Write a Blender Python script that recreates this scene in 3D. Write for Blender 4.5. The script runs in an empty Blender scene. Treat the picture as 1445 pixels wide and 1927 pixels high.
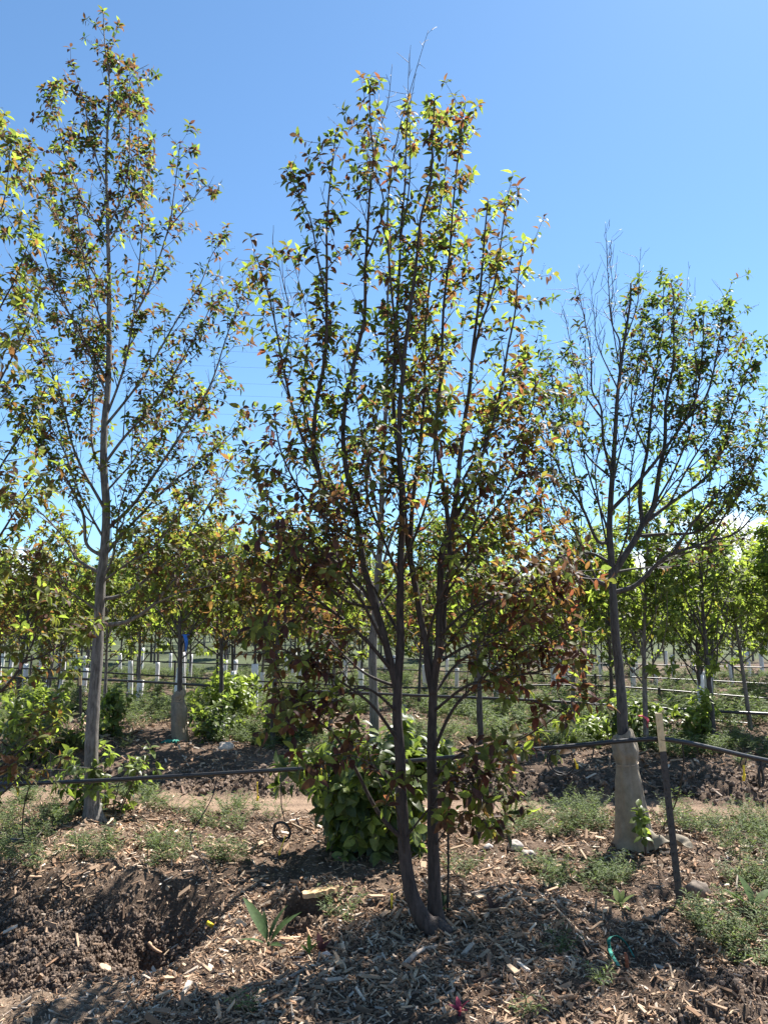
import bpy, math
import numpy as np
from mathutils import Vector, Matrix

SC = bpy.context.scene
COL = SC.collection
R = math.radians

# ---------------------------------------------------------------- camera
CAM = np.array([0.0, 0.0, 1.6])
PITCH = R(9.5)
F = 1447.0
cam_d = bpy.data.cameras.new("camera")
cam_d.sensor_fit = 'HORIZONTAL'
cam_d.sensor_width = 36.0
cam_d.lens = 36.0 * F / 1445.0
cam_d.clip_start = 0.05
cam_d.clip_end = 3000.0
cam = bpy.data.objects.new("camera", cam_d)
COL.objects.link(cam)
cam.location = CAM
cam.rotation_euler = (R(90) + PITCH, 0, 0)
SC.camera = cam

# ---------------------------------------------------------------- sky and sun
SUN_EL, SUN_AZ = R(56), R(40)          # azimuth measured from the view direction towards the right
w = bpy.data.worlds.new("World")
SC.world = w
w.use_nodes = True
nt = w.node_tree
bg = nt.nodes["Background"]
sky = nt.nodes.new("ShaderNodeTexSky")
sky.sky_type = 'NISHITA'
sky.sun_disc = False
sky.sun_elevation = SUN_EL
sky.sun_rotation = SUN_AZ
sky.altitude = 1500
sky.air_density = 1.0
sky.dust_density = 0.5
sky.ozone_density = 1.2
# low white cumulus bank near the horizon, by direction
tc = nt.nodes.new("ShaderNodeTexCoord")
sep = nt.nodes.new("ShaderNodeSeparateXYZ")
nt.links.new(tc.outputs["Generated"], sep.inputs[0])
mp = nt.nodes.new("ShaderNodeMapping")
mp.inputs["Scale"].default_value = (5.0, 5.0, 13.0)
mp.inputs["Location"].default_value = (1.3, 0.4, 0.2)
nt.links.new(tc.outputs["Generated"], mp.inputs[0])
nz = nt.nodes.new("ShaderNodeTexNoise")
nz.inputs["Scale"].default_value = 1.0
nz.inputs["Detail"].default_value = 7
nz.inputs["Roughness"].default_value = 0.55
nt.links.new(mp.outputs[0], nz.inputs["Vector"])
def mathn(op, a, b=None, clamp=False):
    n = nt.nodes.new("ShaderNodeMath"); n.operation = op; n.use_clamp = clamp
    for i, v in enumerate((a, b)):
        if v is None: continue
        if isinstance(v, (int, float)): n.inputs[i].default_value = v
        else: nt.links.new(v, n.inputs[i])
    return n.outputs[0]
def mrange(v, a, b, c, d):
    n = nt.nodes.new("ShaderNodeMapRange"); n.interpolation_type = 'SMOOTHSTEP'
    nt.links.new(v, n.inputs[0])
    for i, q in enumerate((a, b, c, d)): n.inputs[i + 1].default_value = q
    return n.outputs[0]
el = sep.outputs["Z"]; xx = sep.outputs["X"]
side = mrange(xx, 0.12, 0.42, 0.0, 0.34)
band = mrange(el, 0.06, 0.21, 0.20, -0.46)
dens = mathn('ADD', mathn('ADD', nz.outputs["Fac"], side), band)
cl = mrange(dens, 0.60, 0.74, 0.0, 0.95)
mx = nt.nodes.new("ShaderNodeMixRGB")
nt.links.new(cl, mx.inputs["Fac"])
tint = nt.nodes.new("ShaderNodeMixRGB"); tint.blend_type = 'MULTIPLY'; tint.inputs["Fac"].default_value = 1.0
tint.inputs["Color2"].default_value = (0.76, 0.98, 1.06, 1)
nt.links.new(sky.outputs[0], tint.inputs["Color1"])
nt.links.new(tint.outputs[0], mx.inputs["Color1"])
mx.inputs["Color2"].default_value = (8.5, 8.9, 9.5, 1)
nt.links.new(mx.outputs[0], bg.inputs["Color"])
bg.inputs["Strength"].default_value = 0.072

sd = bpy.data.lights.new("sun", 'SUN')
sd.energy = 5.0
sd.angle = R(0.53)
sd.color = (1.0, 0.95, 0.88)
sun = bpy.data.objects.new("sun", sd)
COL.objects.link(sun)
S = Vector((math.sin(SUN_AZ) * math.cos(SUN_EL), math.cos(SUN_AZ) * math.cos(SUN_EL), math.sin(SUN_EL)))
sun.rotation_euler = S.to_track_quat('Z', 'Y').to_euler()
sun.location = (8, 8, 20)

SC.view_settings.view_transform = 'Standard'
SC.view_settings.look = 'None'
SC.view_settings.exposure = 1.60
SC.view_settings.gamma = 1.0
SC.render.engine = 'CYCLES'
SC.cycles.use_denoising = True
SC.cycles.max_bounces = 7
SC.cycles.diffuse_bounces = 4
SC.cycles.glossy_bounces = 2
SC.cycles.transmission_bounces = 4
SC.cycles.transparent_max_bounces = 4
SC.cycles.caustics_reflective = False
SC.cycles.caustics_refractive = False
SC.cycles.sample_clamp_indirect = 4.0

# ---------------------------------------------------------------- kit
def unit(v):
    v = np.asarray(v, float)
    return v / np.maximum(np.linalg.norm(v, axis=-1, keepdims=True), 1e-9)

def at(px, py, d):
    """Point at photograph pixel (px, py) and forward distance d."""
    u = (px - 722.5) / F; v = (963.5 - py) / F
    yd = math.cos(PITCH) - v * math.sin(PITCH); zd = math.sin(PITCH) + v * math.cos(PITCH)
    t = d / yd
    return np.array([u * t, d, 1.6 + zd * t])

def hash2(ix, iy, seed):
    n = (ix.astype(np.int64) * 374761393 + iy.astype(np.int64) * 668265263 + seed * 1442695041) & 0xFFFFFFFF
    n = ((n ^ (n >> 13)) * 1274126177) & 0xFFFFFFFF
    n = n ^ (n >> 16)
    return (n & 0xFFFF) / 65535.0

def vnoise(x, y, seed=0):
    x = np.asarray(x, float); y = np.asarray(y, float)
    ix = np.floor(x); iy = np.floor(y)
    fx = x - ix; fy = y - iy
    fx = fx * fx * fx * (fx * (fx * 6 - 15) + 10); fy = fy * fy * fy * (fy * (fy * 6 - 15) + 10)
    a = hash2(ix, iy, seed); b = hash2(ix + 1, iy, seed); c = hash2(ix, iy + 1, seed); d = hash2(ix + 1, iy + 1, seed)
    return (a + (b - a) * fx) * (1 - fy) + (c + (d - c) * fx) * fy - 0.5

def fbm(x, y, seed=0, octs=3):
    s = 0; a = 1.0
    for k in range(octs):
        c, sn = math.cos(k * 0.9 + 0.3), math.sin(k * 0.9 + 0.3)
        s = s + a * vnoise((x * c - y * sn) * 2 ** k + 17.3 * k, (x * sn + y * c) * 2 ** k + 5.1 * k, seed + k); a *= 0.5
    return s

def sstep(a, b, x):
    t = np.clip((x - a) / (b - a), 0, 1)
    return t * t * (3 - 2 * t)

class Geo:
    def __init__(s):
        s.V = []; s.Q = []; s.T = []; s.C = []; s.n = 0; s.QM = []; s.TM = []
    def add(s, v, quads=None, tris=None, col=None, mi=0):
        v = np.asarray(v, float).reshape(-1, 3)
        if quads is not None and len(quads):
            q = np.asarray(quads, int).reshape(-1, 4) + s.n; s.Q.append(q); s.QM.append(np.full(len(q), mi))
        if tris is not None and len(tris):
            t = np.asarray(tris, int).reshape(-1, 3) + s.n; s.T.append(t); s.TM.append(np.full(len(t), mi))
        if col is None: col = np.ones((len(v), 3))
        col = np.asarray(col, float)
        if col.ndim == 1: col = np.tile(col, (len(v), 1))
        s.V.append(v); s.C.append(col); s.n += len(v)
    def tube(s, pts, rad, sides=6, col=None, mi=0, cap=True):
        pts = np.asarray(pts, float); n = len(pts)
        rad = np.broadcast_to(np.asarray(rad, float), (n,))
        tan = unit(np.gradient(pts, axis=0))
        ref = np.array([0, 0, 1.0]) if abs(tan[0][2]) < 0.9 else np.array([1.0, 0, 0])
        a = unit(np.cross(tan[0], ref))
        A = np.zeros_like(pts)
        for i in range(n):
            a = a - tan[i] * np.dot(a, tan[i]); a = a / max(np.linalg.norm(a), 1e-9); A[i] = a
        B = np.cross(tan, A)
        th = np.linspace(0, 2 * math.pi, sides, endpoint=False)
        ring = (A[:, None, :] * np.cos(th)[None, :, None] + B[:, None, :] * np.sin(th)[None, :, None]) * rad[:, None, None] + pts[:, None, :]
        v = ring.reshape(-1, 3)
        i = np.arange(n - 1)[:, None] * sides; j = np.arange(sides)[None, :]; j2 = (j + 1) % sides
        q = np.stack([i + j, i + j2, i + sides + j2, i + sides + j], -1).reshape(-1, 4)
        tr = None
        if cap:
            v = np.vstack([v, pts[0], pts[-1]])
            k0 = n * sides; jj = np.arange(sides); j2 = (jj + 1) % sides
            tr = np.vstack([np.stack([np.full(sides, k0), j2, jj], -1), np.stack([np.full(sides, k0 + 1), (n - 1) * sides + jj, (n - 1) * sides + j2], -1)])
        s.add(v, q, tr, col, mi)
    def box(s, c, size, rot=None, col=None, mi=0):
        h = np.asarray(size) / 2
        v = np.array([[x, y, z] for x in (-1, 1) for y in (-1, 1) for z in (-1, 1)]) * h
        if rot is not None: v = v @ np.asarray(rot).T
        s.add(v + np.asarray(c), [[0, 1, 3, 2], [4, 6, 7, 5], [0, 4, 5, 1], [2, 3, 7, 6], [0, 2, 6, 4], [1, 5, 7, 3]], None, col, mi)
    def build(s, name, mats, parent=None, loc=(0, 0, 0), smooth=True):
        me = bpy.data.meshes.new(name)
        V = np.vstack(s.V) - np.asarray(loc, float); C = np.vstack(s.C)
        Q = np.vstack(s.Q) if s.Q else np.zeros((0, 4), int); T = np.vstack(s.T) if s.T else np.zeros((0, 3), int)
        nq, ntr = len(Q), len(T)
        me.vertices.add(len(V)); me.vertices.foreach_set("co", V.astype(np.float32).ravel())
        me.loops.add(nq * 4 + ntr * 3)
        me.loops.foreach_set("vertex_index", np.concatenate([Q.ravel(), T.ravel()]).astype(np.int32))
        me.polygons.add(nq + ntr)
        st = np.concatenate([np.arange(nq) * 4, nq * 4 + np.arange(ntr) * 3]).astype(np.int32)
        me.polygons.foreach_set("loop_start", st)
        mi = np.concatenate(s.QM + s.TM).astype(np.int32) if (s.QM or s.TM) else np.zeros(0, np.int32)
        me.polygons.foreach_set("material_index", mi)
        me.polygons.foreach_set("use_smooth", np.full(nq + ntr, smooth))
        me.update(calc_edges=True)
        at_ = me.attributes.new("tint", 'FLOAT_COLOR', 'POINT')
        at_.data.foreach_set("color", np.hstack([C, np.ones((len(C), 1))]).astype(np.float32).ravel())
        for m in (mats if isinstance(mats, (list, tuple)) else [mats]): me.materials.append(m)
        o = bpy.data.objects.new(name, me); COL.objects.link(o)
        o.location = loc
        if parent is not None: o.parent = parent
        return o

def tag(o, label=None, cat=None, group=None, kind=None):
    if label: o["label"] = label
    if cat: o["category"] = cat
    if group: o["group"] = group
    if kind: o["kind"] = kind
    return o

def empty(name, loc, label, cat, group=None, rz=0):
    o = bpy.data.objects.new(name, None); COL.objects.link(o)
    o.location = loc; o.rotation_euler = (0, 0, rz); o.empty_display_size = 0.1
    return tag(o, label, cat, group)

def rel(parent, o):
    """parent o to an empty while its mesh is in world coordinates"""
    o.parent = parent
    o.matrix_parent_inverse = Matrix.Translation(-Vector(parent.location))
    return o

def spline(pts, step):
    """Catmull-Rom through pts, resampled evenly."""
    P = np.asarray(pts, float)
    if len(P) == 2:
        d = np.linalg.norm(P[1] - P[0]); n = max(2, int(d / step) + 1)
        return P[0] + (P[1] - P[0]) * np.linspace(0, 1, n)[:, None]
    E = np.vstack([2 * P[0] - P[1], P, 2 * P[-1] - P[-2]])
    out = []
    for i in range(1, len(E) - 2):
        p0, p1, p2, p3 = E[i - 1], E[i], E[i + 1], E[i + 2]
        t = np.linspace(0, 1, 12, endpoint=False)[:, None]
        out.append(0.5 * (2 * p1 + (p2 - p0) * t + (2 * p0 - 5 * p1 + 4 * p2 - p3) * t * t + (3 * p1 - p0 - 3 * p2 + p3) * t ** 3))
    out.append(P[-1][None]); D = np.vstack(out)
    L = np.concatenate([[0], np.cumsum(np.linalg.norm(np.diff(D, axis=0), axis=1))])
    n = max(3, int(L[-1] / step) + 1)
    q = np.linspace(0, L[-1], n)
    return np.stack([np.interp(q, L, D[:, k]) for k in range(D.shape[1])], -1)

# ---------------------------------------------------------------- materials
def mat(name, rough=0.8, spec=0.3):
    m = bpy.data.materials.new(name); m.use_nodes = True
    n = m.node_tree.nodes; b = n["Principled BSDF"]
    b.inputs["Roughness"].default_value = rough
    b.inputs["Specular IOR Level"].default_value = spec
    return m, m.node_tree, b

def N(t, kind, **kw):
    n = t.nodes.new(kind)
    for k, v in kw.items():
        if k in n.inputs: n.inputs[k].default_value = v
        else: setattr(n, k, v)
    return n

def mix(t, fac, a, b, mode='MIX'):
    n = t.nodes.new("ShaderNodeMixRGB"); n.blend_type = mode
    for k, v in (("Fac", fac), ("Color1", a), ("Color2", b)):
        if hasattr(v, "links") or isinstance(v, bpy.types.NodeSocket): t.links.new(v, n.inputs[k])
        elif isinstance(v, (int, float)): n.inputs[k].default_value = v
        else: n.inputs[k].default_value = (*v, 1)
    return n.outputs[0]

def ramp(t, sock, stops):
    n = t.nodes.new("ShaderNodeValToRGB"); e = n.color_ramp.elements
    while len(e) < len(stops): e.new(0.5)
    for k, (p, c) in enumerate(stops):
        e[k].position = p; e[k].color = (*c, 1) if len(c) == 3 else c
    t.links.new(sock, n.inputs[0]); return n.outputs[0]

def bump(t, b, sock, strength, dist):
    n = t.nodes.new("ShaderNodeBump"); n.inputs["Strength"].default_value = strength; n.inputs["Distance"].default_value = dist
    t.links.new(sock, n.inputs["Height"]); t.links.new(n.outputs[0], b.inputs["Normal"]); return n

def attr(t): 
    n = t.nodes.new("ShaderNodeAttribute"); n.attribute_name = "tint"; return n.outputs["Color"]

def objco(t, scale=(1, 1, 1)):
    c = t.nodes.new("ShaderNodeTexCoord"); m = t.nodes.new("ShaderNodeMapping"); m.inputs["Scale"].default_value = scale
    t.links.new(c.outputs["Object"], m.inputs[0]); return m.outputs[0]

def bark_mat(name, dark, light, rough=0.75, band=True):
    m, t, b = mat(name, rough, 0.35)
    v = objco(t, (1, 1, 0.35)); n = N(t, "ShaderNodeTexNoise", Scale=38.0, Detail=6.0, Roughness=0.7); t.links.new(v, n.inputs["Vector"])
    v2 = objco(t, (1.6, 1.6, 6.0)); n2 = N(t, "ShaderNodeTexNoise", Scale=26.0, Detail=4.0, Roughness=0.7); t.links.new(v2, n2.inputs["Vector"])
    c = ramp(t, n.outputs["Fac"], [(0.3, dark), (0.72, light)])
    lent = ramp(t, n2.outputs["Fac"], [(0.60, (0, 0, 0)), (0.75, (0.8, 0.8, 0.8))])
    c = mix(t, lent, c, tuple(min(1, 1.3 * q + 0.015) for q in light)) if band else c
    c = mix(t, 1.0, c, attr(t), 'MULTIPLY')
    t.links.new(c, b.inputs["Base Color"])
    v3 = objco(t, (1, 1, 0.12)); n3 = N(t, "ShaderNodeTexNoise", Scale=70.0, Detail=5.0, Roughness=0.6); t.links.new(v3, n3.inputs["Vector"])
    fis = ramp(t, n3.outputs["Fac"], [(0.38, (0.45, 0.45, 0.45)), (0.52, (1.1, 1.1, 1.1))])
    c2 = mix(t, 0.7, c, mix(t, 1.0, c, fis, 'MULTIPLY')); t.links.new(c2, b.inputs["Base Color"])
    hs = mix(t, 0.5, n.outputs["Fac"], fis); bump(t, b, hs, 0.8, 0.008)
    return m

def leaf_mat(name, trans=0.45, rough=0.42, under=(0.8, 0.85, 0.9), spec=0.45, boost=1.6):
    m, t, b = mat(name, rough, spec)
    col = attr(t)
    v = objco(t); n = N(t, "ShaderNodeTexNoise", Scale=60.0, Detail=2.0); t.links.new(v, n.inputs["Vector"])
    vary = ramp(t, n.outputs["Fac"], [(0.3, (0.75, 0.75, 0.75)), (0.7, (1.2, 1.2, 1.2))])
    col = mix(t, 1.0, col, vary, 'MULTIPLY')
    g = t.nodes.new("ShaderNodeNewGeometry")
    undr = mix(t, 1.0, col, under, 'MULTIPLY')
    surf = mix(t, g.outputs["Backfacing"], col, undr)
    t.links.new(surf, b.inputs["Base Color"])
    tr = t.nodes.new("ShaderNodeBsdfTranslucent")
    tcol = mix(t, 1.0, col, (boost * 1.05, boost * 1.12, boost * 0.65), 'MULTIPLY')
    t.links.new(tcol, tr.inputs["Color"])
    ms = t.nodes.new("ShaderNodeMixShader"); ms.inputs[0].default_value = trans
    t.links.new(b.outputs[0], ms.inputs[1]); t.links.new(tr.outputs[0], ms.inputs[2])
    t.links.new(ms.outputs[0], t.nodes["Material Output"].inputs["Surface"])
    return m

def plain_mat(name, col, rough=0.6, spec=0.4, noise=0.25, scale=30.0, use_tint=False, bmp=0.0):
    m, t, b = mat(name, rough, spec)
    v = objco(t); n = N(t, "ShaderNodeTexNoise", Scale=scale, Detail=5.0, Roughness=0.65); t.links.new(v, n.inputs["Vector"])
    c = ramp(t, n.outputs["Fac"], [(0.25, tuple(q * (1 - noise) for q in col)), (0.75, tuple(min(1, q * (1 + noise)) for q in col))])
    if use_tint: c = mix(t, 1.0, c, attr(t), 'MULTIPLY')
    t.links.new(c, b.inputs["Base Color"])
    if bmp: bump(t, b, n.outputs["Fac"], bmp, 0.004)
    return m

M = {}
M['bark_cherry'] = bark_mat("bark_cherry", (0.026, 0.019, 0.016), (0.075, 0.056, 0.049))
M['bark_grey'] = bark_mat("bark_grey", (0.075, 0.067, 0.060), (0.215, 0.198, 0.180))
M['bark_dark'] = bark_mat("bark_dark", (0.032, 0.029, 0.027), (0.100, 0.090, 0.084))
M['twig'] = plain_mat("twig_bark", (0.055, 0.042, 0.038), 0.6, 0.4, 0.4, 80, True)
M['leaf'] = leaf_mat("cherry_leaf", 0.57, 0.55, (0.85, 0.75, 0.9), 0.26, 2.0)
M['leaf_far'] = leaf_mat("nursery_leaf", 0.56, 0.55, (0.9, 0.9, 0.9), 0.3, 2.1)
M['leaf_shrub'] = leaf_mat("sucker_leaf", 0.48, 0.42, (0.9, 0.95, 0.95), 0.45, 2.0)
M['weed'] = leaf_mat("weed_leaf", 0.35, 0.7, (1.0, 1.0, 1.0), 0.2, 1.3)
M['hose'] = plain_mat("black_polythene", (0.018, 0.018, 0.020), 0.42, 0.5, 0.3, 60)
M['drip'] = plain_mat("drip_tubing", (0.015, 0.015, 0.016), 0.5, 0.4, 0.2, 60)
M['steel'] = plain_mat("weathered_steel", (0.055, 0.048, 0.044), 0.7, 0.35, 0.45, 50, bmp=0.3)
M['cream'] = plain_mat("cream_paint", (0.62, 0.47, 0.27), 0.65, 0.3, 0.2, 35)
M['yellow'] = plain_mat("yellow_plastic", (0.78, 0.56, 0.03), 0.45, 0.4, 0.1, 40)
M['blue'] = plain_mat("blue_tape", (0.03, 0.16, 0.62), 0.5, 0.4, 0.1, 40)
M['pinktape'] = plain_mat("pink_tape", (0.80, 0.10, 0.14), 0.5, 0.4, 0.1, 40)
M['green_strap'] = plain_mat("green_webbing", (0.03, 0.20, 0.15), 0.7, 0.3, 0.5, 120)
M['guard'] = plain_mat("white_guard", (0.70, 0.70, 0.70), 0.55, 0.4, 0.16, 7)
M['chips'] = plain_mat("wood_chip", (1.0, 1.0, 1.0), 0.8, 0.25, 0.3, 90, True)
M['wood'] = plain_mat("weathered_wood", (0.36, 0.29, 0.22), 0.8, 0.25, 0.45, 45, True, 0.4)
M['stone'] = plain_mat("stone", (0.42, 0.38, 0.34), 0.8, 0.3, 0.3, 25, True, 0.4)
M['wire'] = plain_mat("power_cable", (0.05, 0.05, 0.055), 0.5, 0.4, 0.1, 4)

m, t, b = mat("burlap", 0.9, 0.15)
v = objco(t); wv = N(t, "ShaderNodeTexWave", Scale=170.0, Distortion=1.2); wv.bands_direction = 'Z'; t.links.new(v, wv.inputs["Vector"])
wx = N(t, "ShaderNodeTexWave", Scale=170.0, Distortion=1.2); wx.bands_direction = 'X'; t.links.new(v, wx.inputs["Vector"])
n = N(t, "ShaderNodeTexNoise", Scale=14.0, Detail=6.0, Roughness=0.7); t.links.new(v, n.inputs["Vector"])
c = ramp(t, n.outputs["Fac"], [(0.25, (0.20, 0.170, 0.130)), (0.75, (0.36, 0.315, 0.245))])
wsum = mix(t, 0.5, wv.outputs["Color"], wx.outputs["Color"])
c = mix(t, 0.25, c, wsum, 'MULTIPLY')
t.links.new(c, b.inputs["Base Color"]); bump(t, b, wsum, 0.5, 0.002)
M['burlap'] = m
# ---------------------------------------------------------------- ground
PIT_C = (-1.95, 4.62)
def path_y(x): return 8.02 - 0.12 * np.clip(x, -7, 7)
def pit_mask(x, y):
    xx = np.where(x < -1.95, -1.95 + (x + 1.95) * 0.45, x)
    wob = 0.25 * vnoise(x * 2.2, y * 2.2, 41)
    s = ((xx + 1.95) / 1.10) ** 2 + ((y - 4.66) / 0.86) ** 2 + wob
    return sstep(1.15, 0.35, s)
HOLES = []                     # small burrows: x, y, radius, depth
def dirt_mask(x, y): return sstep(0.1, 0.5, 0.75 * vnoise(x * 0.9, y * 0.9, 13) + 1.1 * sstep(-0.75, -1.5, x + 0.2 * vnoise(x * 3, y * 3, 15)) * sstep(4.25, 3.85, y) - 0.05)
def h0(x, y):
    x = np.asarray(x, float); y = np.asarray(y, float)
    z = 0.10 * vnoise(x * 0.5 + 3, y * 0.5, 3) + 0.06 * vnoise(x * 1.4, y * 1.4, 5)
    near = sstep(7.4, 6.6, y + 0.12 * x)
    z = z * (0.35 + 0.65 * near)
    for (cx, cy, r, a) in ((0.32, 4.75, 0.8, 0.10), (-2.63, 7.2, 0.8, 0.10), (2.1, 6.5, 0.9, 0.12), (-0.1, 6.7, 0.8, 0.08)):
        z = z + a * np.exp(-((x - cx) ** 2 + (y - cy) ** 2) / r ** 2)
    pm = pit_mask(x, y)
    z = z - (0.20 + 0.10 * sstep(-2.1, -1.3, x)) * pm - 0.24 * np.exp(-(((x + 1.28) / 0.27) ** 2 + ((y - 5.0) / 0.27) ** 2))
    z = z + 0.07 * np.exp(-((y - 5.75) / 0.25) ** 2) * sstep(-0.6, -1.2, x) 
    # low mound at the near middle, gully on the near right
    z = z + 0.10 * np.exp(-(((x + 0.2) / 0.9) ** 2 + ((y - 3.5) / 0.5) ** 2))
    z = z - 0.14 * np.exp(-(((x - 1.55) / 0.45) ** 2 + ((y - 4.35) / 0.22) ** 2))
    z = z + 0.10 * np.exp(-(((x - 1.3) / 0.7) ** 2 + ((y - 3.85) / 0.25) ** 2))
    # path and the bank beyond it
    py = path_y(x)
    z = z - 0.04 * sstep(0.6, 0.3, np.abs(y - py))
    rise = sstep(py + 0.36, py + 2.1, y)
    z = z + 0.27 * rise * sstep(16.5, 14.5, y) + 0.13 * sstep(14, 18, y)
    z = z + rise * (0.20 * vnoise(x * 0.45, y * 0.5, 9) + 0.08 * vnoise(x * 1.3, y * 1.3, 11))
    z = z + 0.025 * np.maximum(y - 34, 0) * sstep(1200, 300, y)
    for (hx, hy, r, d) in HOLES:
        z = z + 0.11 * np.exp(-(((x - hx - 0.08) / 0.30) ** 2 + ((y - hy - 0.20) / 0.16) ** 2)) - d * sstep(r * 1.15, r * 0.8, np.hypot(x - hx, y - hy)) - 0.06 * np.exp(-(((x - hx) / 0.12) ** 2 + ((y - hy + 0.2) / 0.12) ** 2))
    return z
def soil_mask(x, y):
    s = pit_mask(x, y)
    py = path_y(x)
    bank = sstep(py + 0.3, py + 0.5, y) * sstep(py + 1.35, py + 0.8, y + 0.35 * vnoise(x * 2, y * 2, 77) - 0.22 * sstep(0.0, 1.5, x))
    nr = sstep(0.0, 0.35, vnoise(x * 1.1 + 7, y * 1.6, 21) + 0.9 * sstep(0.7, 1.5, x) * sstep(4.6, 4.0, y) - 0.15) * sstep(5.2, 4.6, y)
    for (hx, hy, r, d) in HOLES: s = np.maximum(s, sstep(r * 1.5, r, np.hypot(x - hx, y - hy)))
    return np.clip(np.maximum(np.maximum(s, bank), 0.8 * nr), 0, 1)
def hd(x, y):
    """surface relief: clods in bare soil, rough mulch elsewhere"""
    near = sstep(13, 7, y); mid = sstep(30, 10, y)
    so = soil_mask(x, y); pth = sstep(0.6, 0.3, np.abs(y - path_y(x)))
    clod = np.abs(vnoise(x * 7, y * 7, 31)) * 2
    z = (0.035 * fbm(x * 3.2, y * 3.2, 30, 2) * mid + near * (0.035 * fbm(x * 11, y * 11, 33, 3)))
    zs = so * near * (0.06 * (clod - 0.35) + 0.13 * fbm(x * 5, y * 5, 51, 5) + 0.05 * (np.abs(fbm(x * 19, y * 19, 61, 2)) - 0.2) + 0.02 * vnoise(x * 45, y * 45, 62))
    return z * (1 - 0.8 * pth) + zs
def gz(x, y): return h0(x, y) + hd(x, y)
def g1(x, y): return float(gz(np.array([x]), np.array([y]))[0])
def gp(px, py):
    """ground point seen at photograph pixel (px, py)"""
    d = np.concatenate([np.arange(2.5, 20, 0.02), np.arange(20, 80, 0.2)])
    u = (px - 722.5) / F; v = (963.5 - py) / F
    yd = math.cos(PITCH) - v * math.sin(PITCH); zd = math.sin(PITCH) + v * math.cos(PITCH)
    t = d / yd; x = u * t; z = 1.6 + zd * t
    g = h0(x, d)
    i = np.argmax(z < g) if np.any(z < g) else len(d) - 1
    return np.array([x[i], d[i], g1(x[i], d[i])])

_h = gp(566, 1722); HOLES.append((_h[0], _h[1], 0.12, 0.42))

def axis(segs):
    out = [segs[0][0]]
    for a, b, s0, s1 in segs:
        x = a
        while x < b:
            f = (x - a) / (b - a); x += s0 * (s1 / s0) ** f; out.append(min(x, b))
    return np.unique(np.round(out, 5))
ys = axis([(-30, 2.4, 3, 0.05), (2.4, 3.2, 0.05, 0.014), (3.2, 6.5, 0.014, 0.018), (6.5, 10, 0.018, 0.05), (10, 30, 0.06, 0.3), (30, 900, 0.4, 40)])
xp = axis([(0, 2.4, 0.015, 0.017), (2.4, 4.6, 0.018, 0.05), (4.6, 14, 0.06, 0.4), (14, 700, 0.5, 40)])
xs = np.concatenate([-xp[::-1], xp[1:]])
X, Y = np.meshgrid(xs, ys)
Z = h0(X, Y) + hd(X, Y)
nx, ny = len(xs), len(ys)
so = soil_mask(X, Y)
pth = sstep(0.55, 0.3, np.abs(Y - path_y(X)) + 0.15 * vnoise(X * 3, Y * 3, 88))
mulch = np.array([0.155, 0.110, 0.081]); soil = np.array([0.150, 0.108, 0.080]); dirt = np.array([0.32, 0.24, 0.175]); pcol = np.array([0.30, 0.215, 0.155]); field = np.array([0.085, 0.105, 0.055])
wv_ = (0.85 + 0.5 * fbm(X * 4, Y * 4, 71, 3))[..., None]
C = mulch * wv_
dd = dirt_mask(X, Y)[..., None]
C = C * (1 - 0.85 * dd) + dirt * wv_ * 0.85 * dd
C = C * (1 - so[..., None]) + soil * (0.8 + 0.8 * fbm(X * 9, Y * 9, 72, 2))[..., None] * so[..., None]
C = C * (1 - pth[..., None]) + pcol * (0.9 + 0.3 * fbm(X * 2, Y * 8, 73, 3))[..., None] * pth[..., None]
fe = sstep(33, 40, Y + 6 * vnoise(X * 0.1, Y * 0.1, 19) + 0.35 * np.clip(-X, -18, 8))[..., None]
C = C * (1 - fe) + field * (0.85 + 0.5 * fbm(X * 0.2, Y * 0.2, 75, 4))[..., None] * fe
G = Geo()
ii = (np.arange(ny - 1)[:, None] * nx + np.arange(nx - 1)[None, :])
G.add(np.stack([X, Y, Z], -1), np.stack([ii, ii + 1, ii + nx + 1, ii + nx], -1), None, C.reshape(-1, 3))
m, t, b = mat("earth", 0.92, 0.12)
v = objco(t)
n1 = N(t, "ShaderNodeTexNoise", Scale=55.0, Detail=7.0, Roughness=0.75); t.links.new(v, n1.inputs["Vector"])
n2 = N(t, "ShaderNodeTexVoronoi", Scale=70.0); t.links.new(v, n2.inputs["Vector"])
c = mix(t, 1.0, attr(t), ramp(t, n1.outputs["Fac"], [(0.25, (0.45, 0.45, 0.45)), (0.75, (1.45, 1.42, 1.38))]), 'MULTIPLY')
c = mix(t, 0.6, c, mix(t, 1.0, c, ramp(t, n2.outputs["Distance"], [(0.05, (1.35, 1.33, 1.3)), (0.6, (0.55, 0.55, 0.55))]), 'MULTIPLY'))
t.links.new(c, b.inputs["Base Color"])
bump(t, b, n1.outputs["Fac"], 0.9, 0.02)
M['earth'] = m
ground = G.build("ground", m)
tag(ground, "bare brown nursery ground with mulch, dug soil and a dirt path", "ground", None, "structure")

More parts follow.
